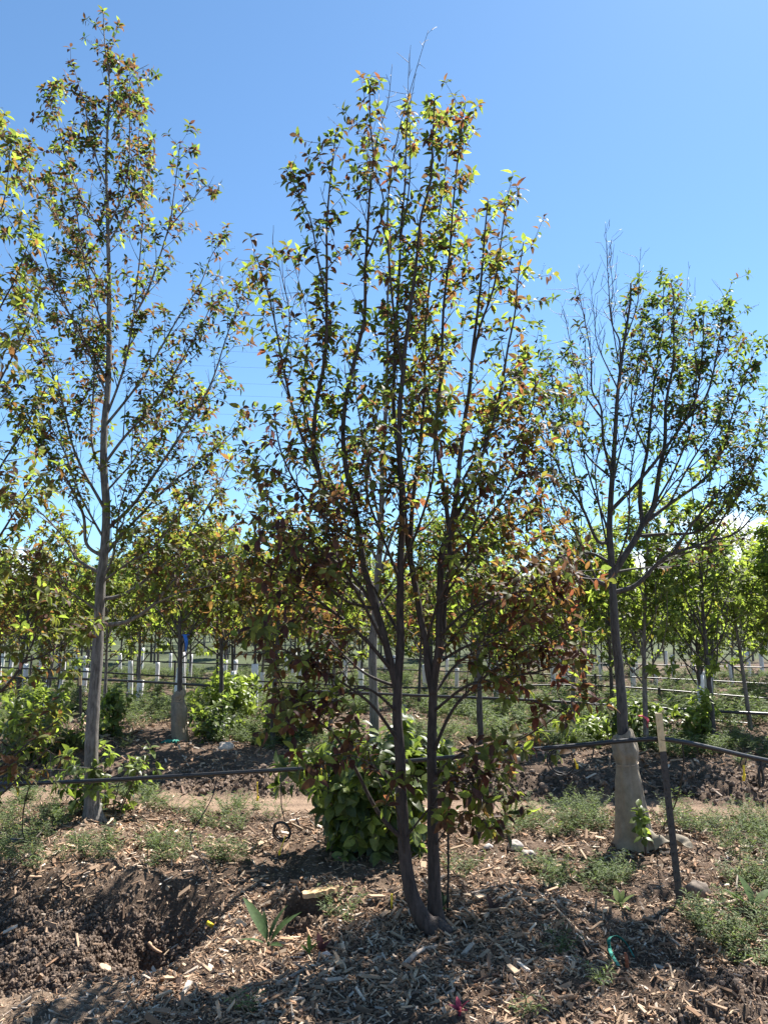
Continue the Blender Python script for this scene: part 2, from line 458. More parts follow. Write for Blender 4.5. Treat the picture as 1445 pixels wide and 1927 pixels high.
# ---------------------------------------------------------------- leaves
def leaves(geo, P, D, Nrm, L, W, col, fold=0.25, curl=0.35, detail=2, mi=0):
    P, D, Nrm = (np.asarray(a, float) for a in (P, D, Nrm))
    n = len(P)
    if n == 0: return
    L = np.broadcast_to(L, (n,)).astype(float); W = np.broadcast_to(W, (n,)).astype(float)
    D = unit(D); B = unit(np.cross(D, Nrm)); U = np.cross(B, D)
    curl = np.broadcast_to(curl, (n,)); fold = np.broadcast_to(fold, (n,))
    if detail == 2: st = [0, 0.12, 0.32, 0.58, 0.82, 1.0]; wp = [0.03, 0.06, 0.80, 1.0, 0.62, 0.02]
    elif detail == 1: st = [0, 0.3, 0.65, 1.0]; wp = [0.04, 0.85, 0.9, 0.02]
    else: st = [0, 0.5, 1.0]; wp = [0.0, 1.0, 0.0]
    if detail == 0:
        mid = P + D * (L * 0.5)[:, None] - U * (curl * L * 0.2)[:, None]
        tip = P + D * L[:, None] - U * (curl * L)[:, None]
        l = mid + B * (W * 0.5)[:, None] + U * (fold * W * 0.5)[:, None]; r = mid - B * (W * 0.5)[:, None] + U * (fold * W * 0.5)[:, None]
        v = np.stack([P, r, mid, l, tip], 1).reshape(-1, 3)
        k = np.arange(n)[:, None] * 5
        q = np.concatenate([k + np.array([[0, 1, 4, 2]]), k + np.array([[0, 2, 4, 3]])])
        geo.add(v, q, None, np.repeat(col, 5, 0), mi); return
    S_ = len(st); vs = []
    for s_, w_ in zip(st, wp):
        c = P + D * (L * s_)[:, None] - U * (curl * L * s_ * s_)[:, None]
        hw = W * 0.5 * w_
        vs += [c + B * hw[:, None] + U * (fold * hw)[:, None], c, c - B * hw[:, None] + U * (fold * hw)[:, None]]
    v = np.stack(vs, 1).reshape(-1, 3)
    k = (np.arange(n) * 3 * S_)[:, None]; q = []
    for i in range(S_ - 1):
        a = 3 * i
        q += [k + np.array([[a, a + 1, a + 4, a + 3]]), k + np.array([[a + 1, a + 2, a + 5, a + 4]])]
    geo.add(v, np.concatenate(q), None, np.repeat(col, 3 * S_, 0), mi)

PAL = {
 'green': [(0.094, 0.120, 0.030), (0.110, 0.138, 0.038), (0.080, 0.102, 0.030)],
 'lime':  [(0.155, 0.195, 0.040), (0.175, 0.210, 0.050)],
 'olive': [(0.095, 0.100, 0.024), (0.110, 0.095, 0.026), (0.080, 0.085, 0.025)],
 'bronze':[(0.120, 0.060, 0.030), (0.135, 0.078, 0.034), (0.108, 0.052, 0.030)],
 'purple':[(0.066, 0.033, 0.031), (0.078, 0.036, 0.034), (0.056, 0.031, 0.029)],
 'red':   [(0.110, 0.036, 0.029), (0.125, 0.046, 0.033)],
 'dark':  [(0.040, 0.062, 0.022), (0.048, 0.075, 0.024)],
 'pink':  [(0.42, 0.20, 0.22)],
}
def tints(rng, n, probs):
    names = list(probs); p = np.array([probs[k] for k in names], float); p /= p.sum()
    ch = rng.choice(len(names), n, p=p); out = np.zeros((n, 3))
    for i, k in enumerate(names):
        w_ = np.where(ch == i)[0]
        if len(w_): out[w_] = np.array(PAL[k])[rng.integers(0, len(PAL[k]), len(w_))]
    return out * rng.uniform(0.8, 1.25, (n, 1))

# ---------------------------------------------------------------- tree growth
UP = np.array([0, 0, 1.0])
def perp(rng, t):
    a = rng.normal(size=3); a -= t * np.dot(a, t); return a / max(np.linalg.norm(a), 1e-6)

class Crown:
    """collects leaf placements, then writes them to one mesh"""
    def __init__(s): s.P = []; s.D = []; s.N = []; s.L = []; s.tip = []; s.cid = []; s.k = 0
    def leaf(s, p, d, n, L, tip): s.P.append(p); s.D.append(d); s.N.append(n); s.L.append(L); s.tip.append(tip); s.cid.append(s.k)

def twig_leaves(rng, cr, pts, size, dens, whorl=True, droop=0.35, start=0.0, spacing=0.045):
    L = np.linalg.norm(pts[-1] - pts[0]); cr.k += 1
    n = max(1, int(L / spacing)); az = rng.uniform(0, 6.28)
    for k in range(n):
        f = start + (1 - start) * (k + rng.uniform(0, 1)) / n
        if rng.random() > dens: az += 2.4; continue
        i = min(int(f * (len(pts) - 1)), len(pts) - 2); p = pts[i] + (pts[i + 1] - pts[i]) * (f * (len(pts) - 1) - i)
        t = unit(pts[i + 1] - pts[i]); az += 2.4
        a = perp_az(t, az); d = unit(t * 0.40 + a * 1.0 - UP * droop * rng.uniform(-0.3, 1.1))
        nn = unit(UP + rng.normal(size=3) * 0.28 + t * 0.3)
        cr.leaf(p, d, nn, size * rng.uniform(0.65, 1.1), 0)
    if whorl:
        t = unit(pts[-1] - pts[-2]); k = rng.integers(4, 8); az = rng.uniform(0, 6.28)
        for j in range(k):
            az += 2.4; a = perp_az(t, az); q = j / k
            d = unit(t * (0.25 + 0.9 * q) + a * (1.0 - 0.4 * q) - UP * droop * (0.6 - 0.5 * q))
            cr.leaf(pts[-1] - t * 0.02 * (1 - q), d, unit(t + UP * 0.6 + rng.normal(size=3) * 0.25), size * rng.uniform(0.8, 1.2), 1)
def perp_az(t, az):
    r = np.array([1.0, 0, 0]) if abs(t[0]) < 0.8 else np.array([0, 1.0, 0])
    a = unit(np.cross(t, r)); b = np.cross(t, a); return a * math.cos(az) + b * math.sin(az)

def shoot(rng, p, d, length, up=0.12, jit=0.10, step=0.06):
    n = max(3, int(length / step)); pts = [p]; d = np.array(d, float)
    for k in range(n):
        d = unit(d + UP * up * (step / 0.06) * 0.5 + rng.normal(size=3) * jit * 0.5); pts.append(pts[-1] + d * length / n)
    return np.array(pts)

def clothe(rng, geo, cr, pts, rad, o):
    """side branches, twigs and leaves along one limb. o: options dict"""
    L = np.concatenate([[0], np.cumsum(np.linalg.norm(np.diff(pts, axis=0), axis=1))])
    tot = L[-1]; s = o.get('start', 0.3) * tot + rng.uniform(0, o['gap'])
    lf = o.get('leaf', 1.0); az = rng.uniform(0, 6.28)
    cen = o.get('centre')
    while s < tot * 0.985:
        i = min(np.searchsorted(L, s), len(L) - 1); f = s / tot
        p = pts[i]; t = unit(pts[i] - pts[i - 1]); az += 2.4 + rng.normal() * 0.5
        a = perp_az(t, az)
        if cen is not None:                     # keep side growth on the outside of the crown
            out = p[:2] - np.array(cen)[:2]; out = np.array([out[0], out[1], 0]); a = unit(a + unit(out) * 0.45 + UP * 0.2)
        ang = R(rng.uniform(*o.get('ang', (32, 58))))
        d = t * math.cos(ang) + a * math.sin(ang)
        ln = o['len'] * (1 - o.get('taper', 0.78) * f) * rng.uniform(0.5, 1.3)
        bp = shoot(rng, p, d, ln, o.get('up', 0.16), 0.16)
        r0 = min(rad[i] * 0.6, 0.0035 + 0.006 * ln); 
        geo.tube(bp, np.linspace(r0, 0.0014, len(bp)), 4 if ln < 0.5 else 5, mi=1)
        bare = rng.random() > lf
        if not bare: twig_leaves(rng, cr, bp, o['size'], o['dens'], True, o.get('droop', 0.35), 0.15, o.get('sp', 0.045))
        # twigs on the branch
        m_ = int(ln / o.get('tgap', 0.11) + 0.5)
        for k in range(m_):
            q = rng.uniform(0.2, 0.95); j = min(int(q * (len(bp) - 1)) + 1, len(bp) - 1)
            tt = unit(bp[j] - bp[j - 1]); aa = perp(rng, tt); ag = R(rng.uniform(30, 65))
            tl = rng.uniform(0.06, 0.24) * (1.2 - 0.5 * q) * o.get('tl', 1.0)
            tp = shoot(rng, bp[j], tt * math.cos(ag) + aa * math.sin(ag), tl, 0.2, 0.2, 0.05)
            geo.tube(tp, np.linspace(0.0022, 0.0011, len(tp)), 4, mi=1, cap=False)
            if not bare: twig_leaves(rng, cr, tp, o['size'], o['dens'], True, o.get('droop', 0.35), 0.2, o.get('sp', 0.045))
        s += o['gap'] * rng.uniform(0.6, 1.4)
    if lf > rng.random(): twig_leaves(rng, cr, pts[int(len(pts) * 0.8):], o['size'], o['dens'], True, o.get('droop', 0.35))

def crown_mesh(rng, cr, name, m, tipprob, prob, parent, detail=2, zsplit=None, wl=0.47, loc=(0, 0, 0), side=None):
    g = Geo()
    P = np.array(cr.P); D = np.array(cr.D); Nn = np.array(cr.N); L = np.array(cr.L); tip = np.array(cr.tip)
    n = len(P); cid = np.array(cr.cid); base = np.where((rng.random(n) < 0.72)[:, None], tints(rng, cid.max() + 1, prob)[cid], tints(rng, n, prob))
    col = np.where(((tip == 1) & (rng.random(n) < 0.8))[:, None], tints(rng, n, tipprob), base) * rng.uniform(0.85, 1.15, (n, 1))
    if side is not None:                        # some limbs carry more of the bronze older leaf
        for fn_, pal_ in side:
            mk = fn_(P, rng); col = np.where(mk[:, None], tints(rng, n, pal_), col)
    leaves(g, P, D, Nn, L, L * rng.uniform(wl * 0.85, wl * 1.12, n), col, rng.uniform(0.1, 0.5, n), rng.uniform(0.2, 0.75, n), detail)
    # thin stalks of green fruit
    k = int(n * 0.05 * (detail > 1)); pick = rng.choice(n, k, replace=False) if k else []
    for i in pick:
        d = unit(D[i] + rng.normal(size=3) * 0.5 + UP * 0.2); st = shoot(rng, P[i], d, rng.uniform(0.06, 0.11), 0.0, 0.25, 0.03)
        g.tube(st, 0.0008, 3, np.array((0.10, 0.05, 0.03)), 0, False)
        for q in range(6):
            c = st[rng.integers(1, len(st))] + rng.normal(size=3) * 0.006
            r = 0.0026; vv = np.array([[r, 0, 0], [-r, 0, 0], [0, r, 0], [0, -r, 0], [0, 0, r], [0, 0, -r]]) + c
            g.add(vv, None, [[0, 2, 4], [2, 1, 4], [1, 3, 4], [3, 0, 4], [2, 0, 5], [1, 2, 5], [3, 1, 5], [0, 3, 5]], np.array((0.06, 0.07, 0.03)))
    o = g.build(name, m, parent, loc)
    return o

def hero(rng, root, base_d, spec, bark, seed):
    """spec rows: part name, [(px, py) or (px, py, depth offset)], r0, r1, tip depth offset, options. Returns the crown collector."""
    cr = Crown(); done = []; made = []
    for row in spec:
        nm, pts, r0, r1, td, o = row
        pts = [tuple(p) for p in pts]
        if len(pts[0]) == 3: d0 = pts[0][2]
        elif done:
            allp = np.vstack(done); k = np.argmin((allp[:, 0] - pts[0][0]) ** 2 + (allp[:, 1] - pts[0][1]) ** 2)
            d0 = allp[k, 2]; pts[0] = (allp[k, 0], allp[k, 1])
        else: d0 = 0.0
        n = len(pts); acc = [0]
        for a, b_ in zip(pts[:-1], pts[1:]): acc.append(acc[-1] + math.hypot(a[0] - b_[0], a[1] - b_[1]))
        P3 = np.array([[p[0], p[1], d0 + (td - d0) * (q / acc[-1]) ** 1.1] for p, q in zip(pts, acc)])
        S3 = spline(P3, 8.0)
        done.append(S3)
        wob = np.zeros_like(S3)
        pw = np.array([at(a, b_, base_d + c) for a, b_, c in S3])
        k = len(pw); f = np.linspace(0, 1, k)
        rr = r0 + (r1 - r0) * f ** 0.8
        # slight natural crookedness, none at the ends
        cz = np.stack([fbm(f * k * 0.06 + seed, np.full(k, 3.3 * len(done)), 5 + j, 2) for j in range(3)], -1)
        pw = pw + cz * np.minimum(0.03, r0 * 1.0) * np.sin(f * math.pi)[:, None]
        if nm in ('trunk', 'stem') and len(pts[0]) == 3 and o.get('flare', True):
            rr = rr * (1 + 0.8 * np.exp(-np.linalg.norm(pw - pw[0], axis=1) / 0.075))
            pw = np.vstack([pw[0] - UP * 0.12, pw]); rr = np.concatenate([[rr[0] * 1.1], rr])
        g = Geo(); sides = 14 if r0 > 0.02 else 8
        lump = 1 + 0.07 * fbm(np.arange(len(rr)) * 0.35, np.full(len(rr), seed + len(done)), 8, 2)
        g.tube(pw, rr * lump, sides)
        if o.get('gap'): clothe(rng, g, cr, pw, rr, o)
        ob = g.build(nm, [bark, M['twig']]); rel(root, ob); made.append(ob)
    return cr, made
# ---------------------------------------------------------------- the four near trees
def opts(**k):
    o = dict(start=0.25, gap=0.20, len=0.42, size=0.058, dens=0.64, leaf=0.90, tgap=0.10, up=0.22, sp=0.027); o.update(k); o['gap'] *= 0.52; o['size'] = min(o['size'], 0.068); return o

# --- multi stemmed tree in the middle
rng = np.random.default_rng(11)
mb = gp(818, 1752); MD = mb[1]
root = empty("multi_stem_tree", tuple(mb), "tall multi stemmed chokecherry with bronze and green leaves in the middle of the mulch", "tree")
c0 = (mb[0], MD)
A = lambda **k: opts(centre=c0, **k)
spec = [
 ("stem", [(826, 1752, 0.0), (799, 1735), (775, 1683), (764, 1620), (757, 1520), (752, 1400), (749, 1290), (754, 1197), (756, 1067), (754, 933), (754, 850), (757, 700), (765, 617), (780, 503), (791, 410), (810, 335), (815, 242), (818, 185)], 0.041, 0.004, 0.25, A(start=0.34, gap=0.17, len=0.40)),
 ("stem", [(822, 1750, 0.10), (818, 1700), (816, 1600), (814, 1480), (813, 1417), (815, 1310), (819, 1240), (822, 1150), (827, 1080), (832, 1035), (845, 1000), (853, 933), (862, 867), (872, 800), (879, 750), (888, 683), (896, 617), (904, 540), (910, 465), (918, 375)], 0.040, 0.004, 0.05, A(start=0.33, gap=0.18, len=0.36)),
 ("stem", [(752, 1300), (737, 1258), (729, 1225), (719, 1183), (708, 1148), (692, 1093), (679, 1023), (671, 975), (659, 917), (648, 860), (645, 790), (660, 700), (680, 620), (686, 560), (690, 484), (695, 372), (702, 298), (697, 230), (695, 160)], 0.025, 0.004, 0.15, A(start=0.16, gap=0.17, len=0.36)),
 ("stem", [(816, 1312), (806, 1262), (801, 1215), (792, 1172), (783, 1117), (773, 1050), (762, 980), (758, 900), (745, 800), (742, 700), (748, 596), (754, 447), (761, 335), (764, 261), (769, 190)], 0.024, 0.004, 0.55, A(start=0.14, gap=0.18, len=0.40)),
 ("stem", [(671, 975), (642, 953), (614, 930), (600, 890), (590, 840), (596, 760), (612, 680), (617, 577), (614, 465), (618, 372), (624, 316), (632, 250)], 0.018, 0.0035, -0.25, A(start=0.1, gap=0.16, len=0.34)),
 ("limb", [(819, 1250), (832, 1200), (838, 1120), (848, 1060), (842, 980), (828, 880), (822, 780), (830, 660), (838, 560), (850, 440), (858, 330), (868, 240), (876, 190)], 0.020, 0.0035, 0.5, A(gap=0.18, len=0.40, start=0.35)),
 ("limb", [(845, 1000), (880, 930), (910, 850), (935, 760), (950, 680), (968, 600), (975, 520), (985, 455)], 0.014, 0.003, 0.1, A(gap=0.17, len=0.34)),
 ("limb", [(888, 683), (905, 610), (930, 540), (940, 470), (950, 400), (965, 375)], 0.009, 0.003, -0.25, A(gap=0.16, len=0.26)),
 ("limb", [(772, 1050), (776, 950), (790, 830), (800, 700), (805, 560), (820, 440), (835, 340), (845, 250), (850, 205)], 0.016, 0.003, 0.9, A(gap=0.19, len=0.36)),
 ("limb", [(757, 700), (738, 560), (728, 420), (738, 320), (752, 240), (775, 160), (791, 104), (806, 56)], 0.010, 0.0014, 0.4, A(gap=0.24, len=0.22, leaf=0.0, start=0.45)),
 ("limb", [(754, 447), (770, 350), (772, 250), (768, 170), (770, 100)], 0.006, 0.0013, 0.5, A(gap=0.2, len=0.18, leaf=0.0)),
 ("limb", [(702, 298), (715, 240), (730, 190), (738, 120)], 0.005, 0.0013, 0.1, A(gap=0.16, len=0.18, leaf=0.0)),
 ("limb", [(600, 890), (560, 800), (535, 700), (515, 600), (497, 530), (482, 480)], 0.011, 0.003, -0.35, A(gap=0.15, len=0.28)),
 ("limb", [(535, 700), (545, 600), (530, 520), (512, 455)], 0.006, 0.0013, -0.1, A(gap=0.15, len=0.22, leaf=0.0)),
 ("limb", [(590, 840), (570, 740), (580, 620), (560, 520), (540, 462)], 0.007, 0.0013, 0.15, A(gap=0.14, len=0.24, leaf=0.25)),
 ("limb", [(617, 577), (600, 500), (585, 420), (565, 370), (538, 318)], 0.007, 0.0025, -0.45, A(gap=0.15, len=0.22, start=0.35)),
 ("limb", [(690, 484), (720, 400), (712, 340), (690, 300)], 0.007, 0.0025, -0.5, A(gap=0.16, len=0.26)),
 # lower crown, towards the left
 ("limb", [(745, 1582), (722, 1545), (693, 1500), (660, 1432), (629, 1383), (582, 1345), (545, 1310), (515, 1262)], 0.014, 0.003, -0.35, A(gap=0.18, len=0.40, start=0.45, up=0.05, size=0.09)),
 ("limb", [(737, 1262), (690, 1205), (640, 1160), (580, 1118), (520, 1075), (470, 1040)], 0.014, 0.003, -0.45, A(gap=0.125, len=0.40, up=0.1)),
 ("limb", [(708, 1148), (660, 1080), (600, 1035), (545, 990), (500, 930), (470, 870)], 0.012, 0.003, 0.1, A(gap=0.14, len=0.40)),
 ("limb", [(749, 1400), (700, 1330), (640, 1282), (580, 1245), (520, 1215), (478, 1190)], 0.011, 0.0025, -0.7, A(gap=0.13, len=0.38, up=0.08)),
 ("limb", [(749, 1290), (690, 1270), (640, 1225), (590, 1160), (540, 1130), (500, 1110)], 0.010, 0.0025, 0.55, A(gap=0.14, len=0.42, up=0.1)),
 ("limb", [(679, 1023), (630, 990), (570, 930), (530, 850), (515, 770)], 0.010, 0.003, -0.5, A(gap=0.15, len=0.36)),
 ("limb", [(764, 1620), (740, 1500), (700, 1440), (640, 1420), (590, 1440)], 0.006, 0.002, -0.55, A(gap=0.16, len=0.22, up=0.0, leaf=0.9, size=0.088)),
 ("limb", [(729, 1225), (680, 1130), (640, 1060), (610, 980), (600, 900)], 0.011, 0.003, -0.6, A(gap=0.13, len=0.42, start=0.2)),
 ("limb", [(752, 1200), (700, 1100), (660, 1010), (640, 930), (655, 850)], 0.010, 0.003, 0.6, A(gap=0.14, len=0.40, start=0.2)),
 ("limb", [(750, 1340), (690, 1295), (630, 1310), (560, 1330), (530, 1370)], 0.009, 0.0025, -0.6, A(gap=0.13, len=0.30, up=0.02)),
 ("limb", [(757, 1100), (720, 1010), (690, 920), (700, 830), (715, 760)], 0.010, 0.003, -0.6, A(gap=0.14, len=0.36, start=0.15)),
 ("limb", [(757, 1067), (790, 980), (815, 890), (815, 800), (800, 720)], 0.010, 0.003, -0.65, A(gap=0.14, len=0.36, start=0.15)),
 ("limb", [(801, 1215), (830, 1120), (880, 1040), (900, 950), (905, 880)], 0.010, 0.003, -0.6, A(gap=0.13, len=0.40, start=0.2)),
 ("limb", [(708, 1148), (650, 1130), (590, 1080), (550, 1040), (520, 1000)], 0.010, 0.0025, -0.8, A(gap=0.13, len=0.40, start=0.2)),
 # lower crown, towards the right
 ("limb", [(814, 1417), (850, 1340), (900, 1285), (960, 1240), (1030, 1205), (1092, 1180)], 0.012, 0.0025, -0.45, A(gap=0.135, len=0.38, up=0.1)),
 ("limb", [(822, 1150), (860, 1090), (910, 1040), (960, 1000), (1005, 955)], 0.012, 0.0025, 0.35, A(gap=0.13, len=0.40)),
 ("limb", [(819, 1240), (870, 1180), (920, 1130), (975, 1080), (1030, 1030)], 0.013, 0.0025, -0.1, A(gap=0.125, len=0.40)),
 ("limb", [(815, 1310), (860, 1250), (920, 1210), (990, 1165), (1060, 1130)], 0.011, 0.0025, 0.6, A(gap=0.13, len=0.42)),
 ("limb", [(822, 1200), (880, 1150), (950, 1120), (1020, 1100), (1070, 1060)], 0.011, 0.0025, -0.6, A(gap=0.11, len=0.40, start=0.2)),
 ("limb", [(815, 1340), (880, 1290), (950, 1275), (1020, 1262), (1085, 1240)], 0.010, 0.0025, -0.7, A(gap=0.12, len=0.34, up=0.06)),
 ("limb", [(819, 1250), (870, 1220), (940, 1190), (1010, 1140), (1060, 1090)], 0.010, 0.0025, -0.3, A(gap=0.11, len=0.38)),
 ("limb", [(829, 1060), (890, 1010), (950, 930), (985, 850), (1010, 800)], 0.010, 0.0025, -0.6, A(gap=0.11, len=0.36)),
 ("limb", [(832, 1035), (880, 960), (930, 900), (970, 840), (1000, 770), (1008, 710)], 0.012, 0.003, -0.35, A(gap=0.13, len=0.34)),
 ("limb", [(853, 933), (890, 870), (930, 800), (965, 720), (985, 660)], 0.010, 0.003, 0.7, A(gap=0.14, len=0.34)),
 ("limb", [(813, 1470), (850, 1430), (900, 1408), (970, 1395), (1040, 1352), (1095, 1300)], 0.009, 0.002, -0.55, A(gap=0.15, len=0.32, up=0.04, size=0.088)),
 ("limb", [(772, 1580), (800, 1530), (850, 1480), (905, 1462), (960, 1440)], 0.007, 0.002, -0.5, A(gap=0.14, len=0.26, up=0.0, size=0.085)),
 ("limb", [(816, 1600), (845, 1555), (885, 1530), (925, 1560)], 0.005, 0.0018, -0.35, A(gap=0.13, len=0.2, up=-0.1, size=0.09)),
 ("limb", [(816, 1520), (850, 1470), (880, 1470), (912, 1510)], 0.005, 0.0018, -0.5, A(gap=0.14, len=0.2, up=-0.05, size=0.09)),
]
cr, _ = hero(rng, root, MD, spec, M['bark_cherry'], 3)
def bronze_side(P, rng):
    q = sstep(0.15, 0.8, P[:, 0] - mb[0]) * sstep(3.6, 2.6, P[:, 2]) * sstep(0.8, 1.3, P[:, 2]) * 0.68 + 0.14
    return rng.random(len(P)) < q
def purple_side(P, rng):
    q = sstep(0.1, -0.3, P[:, 0] - mb[0]) * sstep(2.9, 2.2, P[:, 2]) * 0.28 + 0.05
    return rng.random(len(P)) < q
rel(root, crown_mesh(rng, cr, "crown", M['leaf'], {'lime': 5, 'green': 4, 'olive': 2}, {'green': 4, 'olive': 4, 'dark': 2, 'bronze': 4.5, 'purple': 6, 'red': 1, 'pink': .07}, None, 2, side=((bronze_side, {'bronze': 7, 'red': 3, 'purple': 2, 'olive': 3}), (purple_side, {'purple': 7, 'bronze': 4, 'olive': 1}))))
n_main = len(cr.P)

# --- straight tree at the left
rng = np.random.default_rng(22)
lb = gp(175, 1546); LD = lb[1]
root = empty("straight_tree", tuple(lb), "tall single trunk tree with smooth grey lower trunk and leafy suckers around its foot", "tree")
c0 = (lb[0], LD)
A = lambda **k: opts(centre=c0, **{**dict(size=0.064, gap=0.22, len=0.50, dens=0.52, leaf=0.85, start=0.07, taper=0.65), **k})
spec = [
 ("trunk", [(175, 1546, 0.0), (172, 1480), (173, 1400), (178, 1300), (185, 1200), (191, 1100), (197, 1000), (198, 850), (203, 700), (203, 600), (202, 470), (200, 350), (203, 230), (206, 150), (198, 90), (194, 20)], 0.066, 0.004, 0.1, A(start=0.50, gap=0.2, len=0.3, leaf=0.8)),
 ("limb", [(197, 1177), (240, 1170), (287, 1140), (325, 1095), (383, 1040), (425, 1000), (455, 970)], 0.022, 0.004, -0.5, A(gap=0.17)),
 ("limb", [(287, 1140), (340, 1115), (400, 1100), (440, 1085)], 0.010, 0.003, -0.9, A(gap=0.17, leaf=0.7)),
 ("limb", [(190, 1130), (230, 1120), (273, 1093), (333, 1040), (375, 980), (410, 920), (440, 850)], 0.018, 0.003, 0.4, A(gap=0.17)),
 ("limb", [(193, 1050), (233, 1003), (283, 950), (330, 905), (400, 850), (450, 800)], 0.018, 0.003, -0.2, A(gap=0.17)),
 ("limb", [(197, 1000), (250, 950), (300, 880), (350, 800), (397, 720), (433, 617), (470, 520)], 0.018, 0.003, 0.3, A(gap=0.17)),
 ("limb", [(198, 870), (233, 823), (290, 760), (340, 680), (385, 600), (400, 560)], 0.015, 0.003, -0.4, A(gap=0.17)),
 ("limb", [(203, 800), (253, 733), (283, 690), (335, 600), (377, 534), (396, 484), (417, 450)], 0.014, 0.003, 0.5, A(gap=0.2, len=0.42)),
 ("limb", [(203, 785), (227, 713), (240, 667), (251, 600), (257, 534), (267, 434), (268, 350), (277, 283)], 0.014, 0.003, 0.0, A(gap=0.2, len=0.36)),
 ("limb", [(251, 597), (283, 534), (317, 430), (327, 367), (340, 262)], 0.011, 0.003, -0.3, A(gap=0.22, len=0.34)),
 ("limb", [(317, 430), (350, 390), (385, 350), (398, 360)], 0.006, 0.0025, -0.6, A(gap=0.2, len=0.24)),
 ("limb", [(202, 460), (245, 385), (255, 330), (262, 240), (262, 190)], 0.010, 0.003, 0.3, A(gap=0.2, len=0.34)),
 ("limb", [(203, 427), (230, 367), (242, 300), (243, 200), (245, 130)], 0.009, 0.003, -0.2, A(gap=0.18, len=0.34)),
 ("limb", [(202, 230), (228, 190), (250, 140), (280, 120)], 0.006, 0.0025, 0.2, A(gap=0.16, len=0.22)),
 ("limb", [(205, 150), (210, 90), (225, 45)], 0.005, 0.002, 0.1, A(gap=0.18, len=0.14)),
 ("limb", [(198, 454), (160, 384), (127, 307), (110, 230), (98, 160)], 0.010, 0.003, 0.1, A(gap=0.17, len=0.40)),
 ("limb", [(202, 350), (172, 270), (160, 200), (140, 130)], 0.009, 0.003, -0.3, A(gap=0.17, len=0.36)),
 ("limb", [(200, 560), (150, 470), (100, 400), (55, 330), (30, 260)], 0.012, 0.003, 0.5, A(gap=0.17, len=0.46)),
 ("limb", [(202, 640), (170, 540), (150, 440), (135, 350)], 0.010, 0.003, -0.5, A(gap=0.2, len=0.42)),
 ("limb", [(203, 720), (150, 620), (95, 540), (50, 470), (10, 400)], 0.013, 0.003, -0.2, A(gap=0.2, len=0.5)),
 ("limb", [(190, 900), (173, 830), (178, 700), (172, 560), (160, 480)], 0.014, 0.003, 0.4, A(gap=0.17, len=0.46)),
 ("limb", [(196, 960), (143, 853), (112, 743), (70, 640), (20, 560)], 0.016, 0.003, 0.1, A(gap=0.17, len=0.5)),
 ("limb", [(188, 1045), (163, 1023), (155, 960), (110, 880), (50, 800), (0, 740)], 0.018, 0.003, -0.5, A(gap=0.17, len=0.5)),
 ("limb", [(186, 1082), (147, 1053), (120, 1010), (70, 960), (10, 930)], 0.018, 0.003, 0.3, A(gap=0.17, len=0.5)),
 ("limb", [(190, 1100), (215, 1040), (225, 960), (245, 880), (250, 800)], 0.012, 0.003, -0.7, A()),
 ("limb", [(195, 1020), (150, 930), (120, 850), (85, 780), (60, 700)], 0.013, 0.003, -0.7, A()),
 ("limb", [(198, 930), (240, 880), (280, 830), (340, 780), (380, 760)], 0.011, 0.003, 0.7, A()),
 ("limb", [(200, 740), (165, 660), (130, 590), (90, 500), (70, 420)], 0.012, 0.003, -0.7, A()),
 ("limb", [(191, 1100), (240, 1060), (300, 1020), (360, 930), (410, 900)], 0.012, 0.003, -0.8, A()),
 ("limb", [(186, 1150), (140, 1120), (80, 1080), (20, 1060)], 0.012, 0.003, -0.7, A(gap=0.17, len=0.45)),
]
cr, _ = hero(rng, root, LD, spec, M['bark_grey'], 5)
rel(root, crown_mesh(rng, cr, "crown", M['leaf'], {'lime': 5, 'green': 4, 'olive': 4, 'bronze': 1}, {'green': 4, 'olive': 6, 'bronze': 5, 'dark': 1, 'purple': 2, 'pink': .05}, None, 2, side=((lambda P, g_: g_.random(len(P)) < 0.62 * sstep(2.6, 4.0, P[:, 2]), {'purple': 5, 'dark': 3, 'bronze': 2, 'green': 2}),)))
n_left = len(cr.P)

